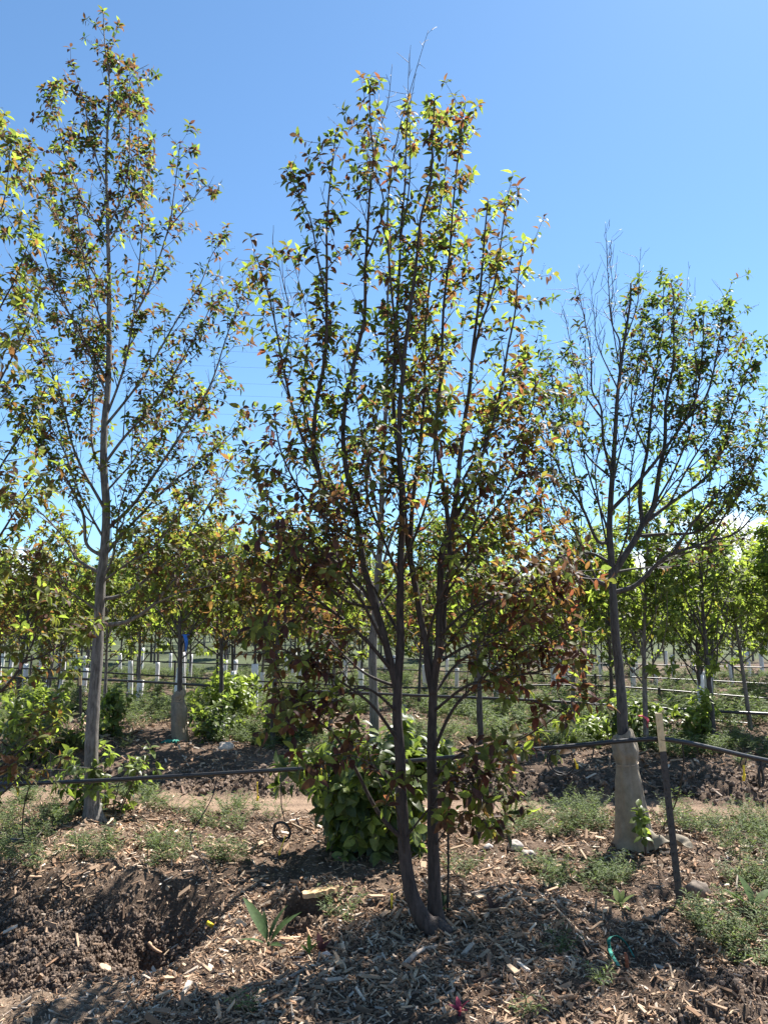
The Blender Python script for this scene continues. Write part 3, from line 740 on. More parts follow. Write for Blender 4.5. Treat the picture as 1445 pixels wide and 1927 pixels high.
# --- wrapped tree at the right
rng = np.random.default_rng(33)
rb = gp(1194, 1588); RD = rb[1]
root = empty("wrapped_tree", tuple(rb), "dark trunked tree with burlap tied round its foot and bare dead twigs on top", "tree")
right_tree = root
c0 = (rb[0], RD)
A = lambda **k: opts(centre=c0, **{**dict(size=0.055, gap=0.12, len=0.46, dens=0.42, tgap=0.10, sp=0.03, leaf=0.62, taper=0.6), **k})
spec = [
 ("trunk", [(1194, 1588, 0.0), (1183, 1480), (1173, 1385), (1168, 1300), (1160, 1200), (1154, 1110), (1149, 1060), (1146, 990), (1150, 900), (1157, 800), (1163, 720), (1175, 640), (1185, 575), (1187, 532)], 0.054, 0.007, 0.05, A(start=0.62, gap=0.16, len=0.34, leaf=0.35)),
 ("limb", [(1144, 1110), (1121, 1093), (1064, 1070), (1031, 1055), (1000, 1030), (970, 990)], 0.021, 0.004, -0.3, A(leaf=0.9, gap=0.19)),
 ("limb", [(1161, 1117), (1197, 1100), (1237, 1060), (1264, 1043), (1331, 1020), (1387, 1003), (1425, 960)], 0.022, 0.004, -0.4, A(gap=0.112)),
 ("limb", [(1154, 1087), (1171, 1053), (1194, 1017), (1211, 983), (1231, 950), (1241, 883), (1250, 840), (1254, 760), (1264, 683), (1267, 610), (1268, 548)], 0.030, 0.004, 0.1, A(gap=0.10, len=0.30)),
 ("limb", [(1205, 990), (1204, 940), (1207, 900), (1217, 850), (1222, 800), (1231, 717), (1247, 613), (1248, 530)], 0.020, 0.003, 0.4, A(gap=0.10, len=0.30)),
 ("limb", [(1150, 967), (1197, 910), (1240, 860), (1290, 790), (1314, 733), (1322, 660), (1324, 590)], 0.018, 0.003, -0.3, A(gap=0.105, len=0.30)),
 ("limb", [(1214, 987), (1257, 950), (1324, 900), (1355, 850), (1380, 770), (1405, 700), (1420, 660)], 0.018, 0.003, 0.3, A(gap=0.105, len=0.38)),
 ("limb", [(1290, 790), (1331, 740), (1350, 650), (1362, 590), (1368, 548)], 0.012, 0.003, 0.1, A(gap=0.10, len=0.28)),
 ("limb", [(1200, 1008), (1250, 1005), (1300, 1003), (1335, 985), (1380, 920), (1420, 840), (1438, 770)], 0.014, 0.003, -0.5, A(gap=0.105, len=0.42)),
 ("limb", [(1264, 1043), (1300, 990), (1340, 940), (1385, 890), (1440, 820)], 0.013, 0.003, -0.7, A(gap=0.112, len=0.42)),
 ("limb", [(1155, 1078), (1200, 1070), (1270, 1065), (1325, 1055), (1365, 1030)], 0.010, 0.003, 0.4, A(gap=0.18, len=0.34, leaf=0.8)),
 ("limb", [(1146, 1020), (1124, 1018), (1097, 960), (1077, 927), (1050, 880), (1030, 820), (1015, 760)], 0.016, 0.003, -0.2, A(gap=0.105, len=0.36)),
 ("limb", [(1150, 1060), (1144, 1057), (1111, 1040), (1070, 1040), (1030, 1010), (1000, 960)], 0.014, 0.003, 0.3, A(gap=0.112, len=0.36)),
 ("limb", [(1097, 960), (1075, 870), (1055, 790), (1040, 720), (1030, 670)], 0.011, 0.003, 0.2, A(gap=0.105, len=0.30, leaf=0.85)),
 ("limb", [(1148, 890), (1135, 830), (1131, 767), (1114, 733), (1111, 660), (1091, 557), (1084, 513)], 0.013, 0.0016, -0.2, A(gap=0.105, len=0.24, leaf=0.12)),
 ("limb", [(1131, 790), (1100, 740), (1080, 680), (1064, 600), (1056, 570)], 0.009, 0.0014, 0.2, A(gap=0.10, len=0.22, leaf=0.15)),
 ("limb", [(1150, 900), (1100, 850), (1075, 770), (1062, 690)], 0.010, 0.002, 0.5, A(gap=0.105, len=0.26, leaf=0.4)),
 ("limb", [(1167, 690), (1165, 640), (1151, 607), (1145, 533), (1142, 480), (1139, 422)], 0.009, 0.0014, 0.0, A(gap=0.12, len=0.18, leaf=0.0)),
 ("limb", [(1165, 700), (1150, 590), (1153, 540), (1147, 480), (1152, 445)], 0.007, 0.0013, 0.3, A(gap=0.10, len=0.17, leaf=0.0)),
 ("limb", [(1175, 640), (1200, 570), (1203, 510), (1206, 465)], 0.007, 0.0013, -0.15, A(gap=0.11, len=0.16, leaf=0.0)),
 ("limb", [(1163, 730), (1125, 650), (1118, 590), (1110, 530)], 0.007, 0.0013, -0.4, A(gap=0.10, len=0.2, leaf=0.0)),
 ("limb", [(1231, 717), (1270, 640), (1288, 580), (1294, 520)], 0.007, 0.0013, 0.3, A(gap=0.10, len=0.2, leaf=0.1)),
 ("limb", [(1160, 760), (1195, 700), (1212, 640), (1218, 560)], 0.007, 0.0015, 0.5, A(gap=0.105, len=0.22, leaf=0.3)),
 ("limb", [(1150, 940), (1165, 860), (1190, 770), (1205, 690), (1210, 600)], 0.010, 0.0022, 0.30, A(gap=0.13, len=0.36, leaf=0.50)),
 ("limb", [(1231, 950), (1270, 880), (1300, 800), (1310, 700), (1300, 600)], 0.010, 0.0022, -0.40, A(gap=0.13, len=0.36, leaf=0.75)),
 ("limb", [(1217, 850), (1190, 780), (1195, 700), (1225, 620)], 0.010, 0.0022, 0.60, A(gap=0.13, len=0.36, leaf=0.60)),
 ("limb", [(1146, 1000), (1110, 900), (1095, 820), (1105, 740), (1100, 650)], 0.010, 0.0022, -0.40, A(gap=0.13, len=0.36, leaf=0.40)),
 ("limb", [(1121, 1093), (1090, 1020), (1060, 960), (1040, 900), (1035, 830)], 0.010, 0.0022, -0.50, A(gap=0.13, len=0.36, leaf=0.70)),
 ("limb", [(1257, 950), (1300, 870), (1345, 800), (1375, 720), (1390, 650)], 0.010, 0.0022, 0.50, A(gap=0.13, len=0.36, leaf=0.75)),
 ("limb", [(1331, 1020), (1370, 960), (1410, 900), (1435, 840)], 0.010, 0.0022, -0.60, A(gap=0.13, len=0.36, leaf=0.80)),
 ("limb", [(1241, 883), (1280, 800), (1285, 700), (1280, 620)], 0.010, 0.0022, 0.40, A(gap=0.13, len=0.36, leaf=0.70)),
 ("limb", [(1149, 1060), (1130, 960), (1120, 880), (1140, 800), (1135, 720)], 0.010, 0.0022, 0.40, A(gap=0.13, len=0.36, leaf=0.35)),
 ("limb", [(1064, 1070), (1040, 1000), (1020, 930), (1015, 850)], 0.010, 0.0022, -0.20, A(gap=0.13, len=0.36, leaf=0.75)),
 ("limb", [(1154, 1087), (1180, 1000), (1185, 900), (1200, 800), (1215, 700)], 0.010, 0.0022, -0.50, A(gap=0.13, len=0.36, leaf=0.50)),
 ("limb", [(1194, 1017), (1260, 920), (1330, 850), (1370, 790)], 0.010, 0.0022, -0.60, A(gap=0.13, len=0.36, leaf=0.70)),
]
cr, _ = hero(rng, root, RD, spec, M['bark_dark'], 7)
rel(root, crown_mesh(rng, cr, "crown", M['leaf'], {'lime': .6, 'green': 4, 'dark': 4}, {'green': 2, 'dark': 6, 'olive': 1, 'purple': 6, 'bronze': 1}, None, 2))
n_right = len(cr.P)

# --- neighbour whose trunk stands beyond the left edge
rng = np.random.default_rng(44)
eb = np.array([-3.05, 5.35, 0.0]); eb[2] = g1(eb[0], eb[1]); ED = eb[1]
root = empty("edge_tree", tuple(eb), "leaning tree cut by the picture edge whose yellow green boughs reach in from the left", "tree")
c0 = (eb[0], ED)
A = lambda **k: opts(centre=None, **{**dict(size=0.070, gap=0.17, len=0.46, dens=0.62), **k})
spec = [
 ("trunk", [(-118, 1690, 0.0), (-112, 1500), (-108, 1300), (-100, 1100), (-95, 900), (-85, 700), (-75, 500), (-70, 350), (-60, 250)], 0.050, 0.005, 0.1, A(start=0.6, len=0.45)),
 ("limb", [(-112, 1500), (-60, 1490), (0, 1450), (45, 1405), (85, 1375), (118, 1350)], 0.013, 0.003, -0.2, A(gap=0.2, up=0.0)),
 ("limb", [(-110, 1560), (-50, 1530), (0, 1497), (60, 1440), (110, 1390)], 0.010, 0.003, -0.5, A(gap=0.2, up=0.0, len=0.34)),
 ("limb", [(-108, 1400), (-60, 1350), (0, 1300), (40, 1250), (70, 1190), (95, 1120)], 0.018, 0.003, 0.0, A(gap=0.15)),
 ("limb", [(40, 1250), (80, 1235), (120, 1210), (158, 1190)], 0.008, 0.003, -0.1, A(gap=0.15, len=0.3, up=0.0)),
 ("limb", [(-105, 1200), (-60, 1120), (-20, 1040), (30, 960), (70, 900)], 0.018, 0.003, -0.3, A()),
 ("limb", [(-100, 1100), (-50, 980), (0, 880), (50, 800), (90, 720)], 0.016, 0.003, 0.3, A()),
 ("limb", [(-98, 1000), (-50, 880), (-10, 740), (40, 640), (70, 560)], 0.016, 0.003, -0.2, A()),
 ("limb", [(-90, 820), (-50, 700), (-10, 600), (30, 520), (60, 440)], 0.014, 0.003, 0.2, A()),
 ("limb", [(-85, 700), (-50, 560), (-20, 460), (10, 360), (20, 270)], 0.012, 0.003, -0.1, A(len=0.40)),
 ("limb", [(-75, 520), (-40, 400), (-20, 300), (-5, 220)], 0.010, 0.003, 0.3, A(len=0.36)),
]
cr, _ = hero(rng, root, ED, spec, M['bark_cherry'], 9)
rel(root, crown_mesh(rng, cr, "crown", M['leaf'], {'lime': 5, 'green': 4, 'olive': 5, 'bronze': 2}, {'green': 4, 'olive': 5, 'bronze': 4, 'dark': 1, 'purple': 1, 'pink': .1}, None, 2))
n_edge = len(cr.P)

# --- grey trunk behind the multi stemmed tree
rng = np.random.default_rng(55)
tb = gp(700, 1588); TD = tb[1]
root = empty("slim_tree", tuple(tb), "slim pale grey trunk rising out of the big leafy bush behind the multi stemmed tree", "tree")
c0 = (tb[0], TD)
A = lambda **k: opts(centre=c0, **{**dict(size=0.06, gap=0.24, len=0.40, dens=0.7, leaf=0.8), **k})
spec = [
 ("trunk", [(698, 1588, 0.0), (702, 1400), (703, 1300), (703, 1200), (710, 1100), (716, 1000), (722, 850), (728, 700), (730, 560), (735, 420)], 0.050, 0.005, 0.1, A(start=0.6)),
 ("limb", [(710, 1100), (740, 1000), (780, 900), (800, 780), (815, 650)], 0.014, 0.003, 0.3, A()),
 ("limb", [(712, 1060), (660, 960), (610, 880), (580, 760), (565, 660)], 0.014, 0.003, 0.4, A()),
 ("limb", [(716, 1000), (690, 860), (670, 740), (660, 620)], 0.012, 0.003, -0.2, A()),
 ("limb", [(705, 1150), (770, 1080), (850, 1010), (910, 920)], 0.012, 0.003, 0.2, A()),
 ("limb", [(706, 1140), (640, 1080), (560, 1030), (510, 960)], 0.012, 0.003, 0.5, A()),
 ("limb", [(718, 960), (760, 850), (780, 700), (785, 560), (790, 470)], 0.012, 0.003, 0.5, A()),
]
cr, _ = hero(rng, root, TD, spec, M['bark_grey'], 12)
rel(root, crown_mesh(rng, cr, "crown", M['leaf'], {'lime': 2, 'green': 5, 'dark': 3}, {'green': 4, 'dark': 4, 'olive': 2, 'purple': 3, 'bronze': 2}, None, 2))
print("leaves", n_main, n_left, n_right, n_edge, len(cr.P))
# ---------------------------------------------------------------- nursery rows behind
def make_proto(seed, ht, clear, nl, size, tip, prob, bark, spread=1.0, leafy=1.0, gap=0.26, mtl='leaf_far', detail=0, fork=False):
    """a nursery tree at the origin: returns (trunk object, crown object)"""
    rng = np.random.default_rng(seed); cr = Crown(); g = Geo()
    lean = rng.normal(size=2) * 0.03
    ax = spline([(0, 0, -0.1), (lean[0] * ht * 0.4, lean[1] * ht * 0.4, ht * 0.4), (lean[0] * ht * 0.6 + rng.normal() * 0.05, lean[1] * ht, ht * 0.75), (lean[0] * ht, lean[1] * ht, ht)], 0.1)
    rr = np.linspace(0.036 + 0.003 * ht, 0.005, len(ax)); g.tube(ax, rr, 9)
    o = dict(start=0.25, gap=gap, len=0.50, size=size, dens=0.85, leaf=leafy, tgap=0.26, up=0.15, sp=0.050, taper=0.5)
    clothe(rng, g, cr, ax[int(len(ax) * 0.6):], rr[int(len(ax) * 0.6):], {**o, 'start': 0.2})
    az = 0
    for k in range(nl):
        z = clear + (ht * 0.80 - clear) * (k / nl) ** 0.85; az += 2.4 + rng.normal() * 0.3
        i = min(int(z / ht * len(ax)), len(ax) - 2); p = ax[i]
        ln = (ht - z) * rng.uniform(0.38, 0.56) * spread + 0.2
        el_ = R(rng.uniform(22, 52)); d = np.array([math.cos(az) * math.cos(el_), math.sin(az) * math.cos(el_), math.sin(el_)])
        bp = shoot(rng, p, d, ln, 0.13, 0.12, 0.08); br = np.linspace(0.006 + 0.007 * ln, 0.002, len(bp))
        g.tube(bp, br, 6); clothe(rng, g, cr, bp, br, {**o, 'start': 0.12})
    tr = g.build("trunk", [bark, M['twig']])
    cw = crown_mesh(rng, cr, "crown", M[mtl], tip, prob, None, detail, wl=0.62)
    return tr, cw
def make_guard():
    g = Geo(); th = np.linspace(0, 2 * math.pi, 13)[:-1]
    n = 8; zz = np.linspace(0.0, 0.95, n)
    v = np.array([[(0.072 + 0.006 * math.sin(3 * a + z * 4)) * math.cos(a), (0.072 + 0.006 * math.sin(3 * a + z * 4)) * math.sin(a), z] for z in zz for a in th])
    q = [[i * 12 + j, i * 12 + (j + 1) % 12, (i + 1) * 12 + (j + 1) % 12, (i + 1) * 12 + j] for i in range(n - 1) for j in range(12)]
    vi = v * np.array([0.93, 0.93, 1.0]); k = len(v)
    qi = [[a[3] + k, a[2] + k, a[1] + k, a[0] + k] for a in q]
    top = (n - 1) * 12; lip = [[top + j, top + (j + 1) % 12, k + top + (j + 1) % 12, k + top + j] for j in range(12)]
    g.add(np.vstack([v, vi]), q + qi + lip)
    return g.build("trunk_guard", M['guard'])

GREEN = ({'lime': 5, 'green': 5, 'olive': 1}, {'green': 6, 'lime': 3, 'dark': 2, 'olive': 2})
BRON = ({'olive': 5, 'bronze': 5, 'lime': 3}, {'bronze': 7, 'olive': 7, 'lime': 2})
MIXD = ({'lime': 4, 'olive': 5, 'green': 4}, {'olive': 6, 'green': 5, 'bronze': 1.5})
protos = [
  make_proto(101, 4.2, 1.1, 28, 0.115, *GREEN, M['bark_grey']),
  make_proto(102, 4.0, 1.1, 28, 0.115, *MIXD, M['bark_grey']),
  make_proto(103, 3.4, 1.35, 26, 0.105, *BRON, M['bark_dark'], spread=1.15),
  make_proto(104, 4.6, 1.1, 26, 0.110, *GREEN, M['bark_dark'], leafy=0.85),
  make_proto(105, 3.6, 1.25, 26, 0.110, *MIXD, M['bark_dark'], spread=1.2),
  make_proto(107, 3.6, 0.7, 34, 0.105, *GREEN, M['bark_dark'], spread=1.35),
  make_proto(106, 4.6, 1.4, 16, 0.085, *MIXD, M['bark_dark'], leafy=0.25, gap=0.22),
]
guard0 = make_guard()
used = set()
def put_tree(k, p, label, group=None, s=1.0, rz=0.0, guard=False, name="nursery_tree"):
    r = empty(name, tuple(p), label, "tree", group, rz); r.scale = (s, s, s)
    for src in protos[k]:
        o = src if id(src) not in used else src.copy()
        if id(src) in used: COL.objects.link(o)
        used.add(id(src)); o.parent = r
    if guard:
        o = guard0 if 'g' not in used else guard0.copy()
        if 'g' in used: COL.objects.link(o)
        used.add('g'); o.parent = r; o.scale = (rng.uniform(0.85, 1.1), rng.uniform(0.85, 1.1), rng.uniform(0.72, 1.12)); o.rotation_euler = (rng.normal() * 0.03, rng.normal() * 0.03, rng.uniform(0, 6))
    return r
rng = np.random.default_rng(77)
row2 = [
 (338, 1394, 2, 1.0, "bronze leaved tree with burlap tied round its foot and a blue ribbon on the trunk"),
 (196, 1352, 1, 0.70, "slim dark tree just beyond the path, half hidden by the smooth grey trunk"),
 (417, 1372, 4, 0.9, "olive leaved tree with a bright yellow green sucker bush at its foot"),
 (512, 1402, 2, 0.92, "dark trunked bronze tree standing beside the steel post of the second hose"),
 (28, 1352, 2, 1.0, "bronze leaved tree rising behind the wide green bush at the picture edge"),
 (905, 1400, 4, 0.9, "olive tree seen through the low right boughs of the multi stemmed tree"),
 (1076, 1402, 1, 0.8, "slim tree whose pale trunk stands between the multi stemmed tree and the wrapped tree"),
 (1216, 1412, 0, 0.80, "dark trunked green tree with a pink ribbon just behind the wrapped tree"),
 (1345, 1404, 3, 0.78, "thin dark tree with forked pale boughs beyond the cream topped stake"),
 (1413, 1372, 0, 0.74, "dense bright green tree beside the bare soil at the right edge"),
 (620, 1385, 1, 0.74, "mixed leaf tree standing behind the big leafy bush"),
 (-90, 1370, 4, 0.95, None), (1530, 1380, 0, 0.95, None), (1640, 1400, 4, 1.0, None),
]
R2 = {}
for i, (px, py, k, s, lb_) in enumerate(row2):
    p = gp(px, py)
    if lb_ is None: lb_ = "green nursery tree of the second row standing outside the picture edge"
    R2[px] = put_tree(k, p, lb_, "trees of the row beyond the path", s, rng.uniform(0, 6.28))
far_label = "young leafy nursery tree with a white trunk guard in the crowded rows behind"
for ry, sp, gd in ((15.2, 2.6, 0.35), (17.0, 2.0, 0.7), (19.2, 1.9, 1.0), (22.0, 1.8, 1.0), (25.0, 1.8, 1.0), (28.5, 1.9, 1.0), (32.5, 2.1, 1.0), (37, 2.3, 1.0)):
    half = ry * 0.60
    x = -half + rng.uniform(0, sp)
    while x < half:
        y = ry + rng.normal() * 0.35 - 0.1 * x; xj = x + rng.normal() * 0.25
        k = int(rng.choice([0, 1, 2, 3, 4, 5, 6], p=[.24, .20, .08, .12, .16, .12, .08]))
        if xj > 1 and rng.random() < 0.22: k = 5
        if xj < 1 and rng.random() < 0.6: k = int(rng.choice([2, 2, 4]))
        gdd = rng.random() < gd
        put_tree(k, (xj, y, g1(xj, y) - 0.01), far_label if gdd else "young unguarded nursery tree in the crowded rows behind", "trees of the far nursery rows", rng.uniform(0.78, 1.05) * (1.0 + 0.007 * (ry - 18)), rng.uniform(0, 6.28), gdd)
        x += sp * rng.uniform(0.85, 1.2)
for k in range(110):
    y = rng.uniform(40, 85); x = rng.uniform(-0.6, 0.6) * y + rng.normal() * 3
    put_tree(int(rng.choice([0, 1, 3, 4, 5])), (x, y, g1(x, y) - 0.02), "tall distant tree along the end of the nursery field", "distant trees beyond the field", rng.uniform(1.0, 1.5), rng.uniform(0, 6.28), False, "distant_tree")

# ribbons and burlap on trees of the second row
def local_tube(root_, pts, r, name, mtl, sides=8):
    g = Geo(); g.tube(pts, r, sides); o = g.build(name, mtl); return rel_s(root_, o)
def rel_s(root_, o):
    o.parent = root_
    o.matrix_parent_inverse = (Matrix.Translation(Vector(root_.location)) @ root_.rotation_euler.to_matrix().to_4x4() @ Matrix.Diagonal((*root_.scale, 1))).inverted()
    return o
def ribbon(root_, p, col, ln, w_=0.035):
    g = Geo(); n = 9; f = np.linspace(0, 1, n); rgn = np.random.default_rng(int(abs(p[0]) * 1000))
    c = np.stack([p[0] + 0.05 * f + 0.02 * np.sin(f * 5), np.full(n, p[1]) - 0.06 - 0.02 * np.sin(f * 4), p[2] - ln * f], -1)
    a = np.stack([np.cos(f * 2.0), np.sin(f * 2.0), 0 * f], -1) * w_ / 2
    v = np.vstack([c - a, c + a, c - a + [0, .002, 0], c + a + [0, .002, 0]]); 
    q = [[i, i + 1, n + i + 1, n + i] for i in range(n - 1)] + [[2 * n + i, 3 * n + i, 3 * n + i + 1, 2 * n + i + 1] for i in range(n - 1)]
    g.add(v, q); th = np.linspace(0, 6.28, 13)
    g.tube(np.stack([p[0] + 0.05 * np.cos(th), p[1] + 0.05 * np.sin(th), np.full(13, p[2])], -1), 0.008, 5)
    return rel_s(root_, g.build("ribbon", M[col]))
p = np.array(R2[338].location); ribbon(R2[338], p + [0.02, 0, at(343, 1195, p[1])[2] - p[2]], 'blue', 0.30, 0.05)
p = np.array(R2[1216].location); ribbon(R2[1216], p + [-0.02, 0, at(1212, 1348, p[1])[2] - p[2]], 'pinktape', 0.14, 0.05)

def burlap(root_, axis_pts, radii, seed, fold=0.13, mtl='burlap'):
    """loose cloth sleeve: a lathe round the trunk with folds"""
    A_ = spline(np.hstack([np.asarray(axis_pts), np.asarray(radii)[:, None]]), 0.012)
    g = Geo(); ns = 56; th = np.linspace(0, 2 * math.pi, ns, endpoint=False); n = len(A_)
    zz = np.arange(n)
    TH, ZZ = np.meshgrid(th, zz)
    cx, sx = np.cos(TH) * 2.2 + seed, np.sin(TH) * 2.2 + ZZ * 0.028
    dis = fold * (0.9 * np.sin(TH * 5 + ZZ * 0.05 + seed) * (ZZ / n) + 2.2 * (np.abs(vnoise(np.cos(TH) * 1.5 + ZZ * 0.10, ZZ * 0.20 - np.sin(TH) * 2.5, seed + 3)) - 0.15) * sstep(0.62, 0.74, ZZ / n) + fbm(cx * 1.6, sx * 1.6 + 0.6 * np.cos(TH), seed, 4) * 1.1 + 0.8 * np.abs(vnoise(np.cos(TH) * 1.6 + ZZ * 0.035, np.sin(TH) * 1.6 - ZZ * 0.05, seed + 9)) )
    rr_ = A_[:, 3][:, None] * (1 + dis * 1.6)
    v = np.stack([A_[:, 0][:, None] + rr_ * np.cos(TH), A_[:, 1][:, None] + rr_ * np.sin(TH), A_[:, 2][:, None] + (0.028 * np.cos(TH) + 0.012 * np.sin(TH * 3 + seed)) * sstep(0.82, 1.0, ZZ / n) + 0.02 * np.abs(np.sin(TH * 2.5 + seed)) * sstep(0.12, 0.0, ZZ / n)], -1).reshape(-1, 3)
    q = [[i * ns + j, i * ns + (j + 1) % ns, (i + 1) * ns + (j + 1) % ns, (i + 1) * ns + j] for i in range(n - 1) for j in range(ns)]
    g.add(v, q)
    return rel_s(root_, g.build("burlap_wrap", M[mtl]))
def twine(root_, c, r):
    th = np.linspace(0, 6.2832, 40); g = Geo()
    g.tube(np.stack([c[0] + r * np.cos(th), c[1] + r * np.sin(th), c[2] + 0.01 * np.sin(th + 1)], -1), 0.0035, 5, cap=False)
    return rel_s(root_, g.build("twine", M['wood']))
k_ = RD / 1447 * 1.0
ax = [at(x, y, RD) for x, y in ((1196, 1596), (1193, 1570), (1188, 1520), (1183, 1470), (1180, 1437), (1178, 1422), (1175, 1400), (1173, 1386), (1172, 1377))]
wrap = burlap(right_tree, ax, [0.160, 0.126, 0.104, 0.086, 0.070, 0.084, 0.078, 0.070, 0.054], 4)
twine(right_tree, at(1180, 1437, RD), 0.082)
# trailing flap of the cloth on the mulch
g = Geo(); nu, nv = 26, 16
U_, V_ = np.meshgrid(np.linspace(0, 1, nu), np.linspace(0, 1, nv))
x0 = rb[0] + 0.08 + 0.27 * U_; y0 = RD - 0.13 + 0.16 * (V_ - 0.5) * (1 - 0.35 * U_) - 0.05 * U_
z0 = h0(x0, y0) + 0.045 + 0.075 * np.abs(np.sin(U_ * 3.3 + V_ * 2.2)) * (1 - 0.5 * U_) + 0.03 * vnoise(U_ * 5, V_ * 4, 8)
v = np.stack([x0, y0, z0], -1).reshape(-1, 3); ii = (np.arange(nv - 1)[:, None] * nu + np.arange(nu - 1)[None, :])
q = np.stack([ii, ii + 1, ii + nu + 1, ii + nu], -1).reshape(-1, 4); g.add(v, q); g.add(v - [0, 0, 0.004], q[:, ::-1])
rel_s(right_tree, g.build("burlap_flap", M['burlap']))
p = np.array(R2[338].location); d_ = p[1]
axb = [at(x, y, d_) for x, y in ((342, 1398), (338, 1370), (338, 1340), (335, 1318), (336, 1308), (337, 1300))]
burlap(R2[338], axb, [0.105, 0.100, 0.098, 0.072, 0.082, 0.058], 8)
twine(R2[338], at(335, 1319, d_), 0.084)
# green rag end showing at the foot of that wrap
g = Geo(); c = gp(325, 1399)
for j in range(5): g.tube(spline([c + [0.02 * j, 0, 0.03], c + [-0.06 + 0.03 * j, -0.06, 0.05], c + [-0.13 + 0.05 * j, -0.1, 0.02]], 0.03), 0.014, 6)
rel_s(R2[338], g.build("strap", M['green_strap']))

# ---------------------------------------------------------------- sucker bushes
def bush(name, p, rad, h, nst, size, tip, prob, label, seed, cat="bush", detail=2, dens=1.0, droop=0.55):
    rng = np.random.default_rng(seed); root_ = empty(name, tuple(p), label, cat); cr = Crown(); g = Geo()
    for k in range(nst):
        az = rng.uniform(0, 6.28); q = rng.random() ** 0.6
        base = np.array([p[0] + 0.25 * rad * q * math.cos(az), p[1] + 0.25 * rad * q * math.sin(az), p[2] - 0.03])
        hh = h * rng.uniform(0.55, 1.0) * (1 - 0.35 * q); out = np.array([math.cos(az), math.sin(az), 0])
        bp = spline([base, base + out * rad * q * 0.35 + UP * hh * 0.5, base + out * rad * q * 0.75 + UP * hh], 0.06)
        g.tube(bp, np.linspace(0.008, 0.002, len(bp)), 5)
        twig_leaves(rng, cr, bp, size, dens, True, droop, 0.12, 0.032)
        for j in range(int(hh / 0.16)):
            i = rng.integers(1, len(bp)); tp = shoot(rng, bp[i], unit(out * 0.6 + rng.normal(size=3) * 0.6 + UP * 0.3), rng.uniform(0.08, 0.28) * min(1, rad * 2), 0.05, 0.2, 0.05)
            g.tube(tp, 0.002, 4, cap=False); twig_leaves(rng, cr, tp, size, dens, True, droop, 0.1, 0.04)
    st_ = g.build("stems", M['twig']); rel(root_, st_)
    rel(root_, crown_mesh(rng, cr, "foliage", M['leaf_shrub'], tip, prob, None, detail, wl=0.62))
    return root_
YG = ({'lime': 6, 'green': 3}, {'green': 5, 'lime': 3, 'dark': 1})
DG = ({'green': 6, 'lime': 2}, {'green': 4, 'dark': 5})
bush("leafy_bush", tb + [0.02, -0.12, 0], 0.60, 1.15, 46, 0.105, *DG, "big leafy green bush of suckers behind the multi stemmed tree", 201)
bush("sucker_bush", lb + [0.05, 0.22, 0], 0.42, 0.85, 11, 0.085, *DG, "thin green suckers sprouting round the foot of the smooth grey trunk", 202)
bush("green_bush", gp(62, 1418), 0.85, 1.0, 34, 0.08, *YG, "wide bright green bush beyond the path at the picture edge", 203, detail=1)
bush("green_bush", gp(222, 1385), 0.36, 0.8, 12, 0.085, *YG, "narrow yellow green bush just beyond the smooth grey trunk", 204, detail=1)
bush("green_bush", gp(398, 1392), 0.42, 0.7, 18, 0.08, *DG, "low dark green bush beside the small burlap wrap", 205, detail=1)
bush("green_bush", gp(428, 1362), 0.6, 1.0, 24, 0.10, ({'lime': 1}), ({'lime': 6, 'green': 2}), "glowing yellow green bush round the olive leaved tree", 206, detail=1)
bush("green_bush", gp(1322, 1402), 0.30, 0.8, 14, 0.085, ({'lime': 1}), ({'lime': 6, 'green': 3}), "upright bright yellow green bush beside the thin dark tree", 207, detail=1)
bush("green_bush", gp(1272, 1400), 0.32, 0.6, 9, 0.075, *DG, "dark green bush just behind the cream topped stake", 208, detail=1)
bush("green_bush", gp(1100, 1400), 0.55, 0.45, 18, 0.09, ({'lime': 1}), ({'lime': 5, 'green': 3}), "low lime green bush between the multi stemmed tree and the wrapped tree", 209, detail=1)
bush("green_bush", gp(1196, 1408), 0.5, 0.8, 18, 0.10, *DG, "dark leafy bush at the foot of the pink ribboned tree", 210, detail=1)
bush("green_bush", gp(560, 1392), 0.6, 0.7, 18, 0.085, *DG, "shaded green bush seen behind the low left boughs of the multi stemmed tree", 211, detail=1)
bush("creeper", gp(1204, 1592) + [0.0, -0.17, 0], 0.12, 0.56, 2, 0.07, *DG, "thin creeper with a few leaves climbing the burlap wrap", 212, "plant", 2, 0.2)
# ---------------------------------------------------------------- hoses, stakes, drip lines
def hose(pts, r, label, grp="irrigation hoses"):
    P3 = spline(np.array([at(a, b_, d) for a, b_, d in pts]), 0.12)
    g = Geo(); g.tube(P3, r, 10); o = g.build("irrigation_hose", M['hose'], None, tuple(P3[0]))
    tag(o, label, "hose", grp); return P3
H1 = hose([(-420, 1484, 6.5), (-150, 1480, 6.25), (0, 1476, 6.1), (150, 1471, 6.0), (300, 1463, 5.9), (500, 1451, 5.75), (640, 1443, 5.6), (790, 1431, 5.45), (960, 1415, 5.3), (1100, 1402, 5.2), (1180, 1394, 5.15), (1250, 1391.5, 5.1), (1330, 1406, 5.14), (1445, 1432, 5.25), (1700, 1478, 5.5)], 0.0150, "thick black hose in front, sagging across the picture to the cream topped stake")
H2 = hose([(-300, 1270, 14.6), (0, 1275, 14.0), (150, 1278, 13.7), (300, 1285, 13.4), (500, 1297, 13.0), (760, 1308, 12.6), (1000, 1318, 12.0), (1200, 1331, 11.6), (1445, 1344, 11.2), (1700, 1356, 10.8)], 0.022, "black hose of the second row, strung just beyond the path")
hose([(520, 1300, 16.0), (760, 1310, 14.5), (1000, 1318, 13.6), (1180, 1338, 13.0), (1300, 1352, 12.7), (1445, 1365, 12.4), (1650, 1380, 12)], 0.016, "thinner black hose hanging slightly below the second row hose")
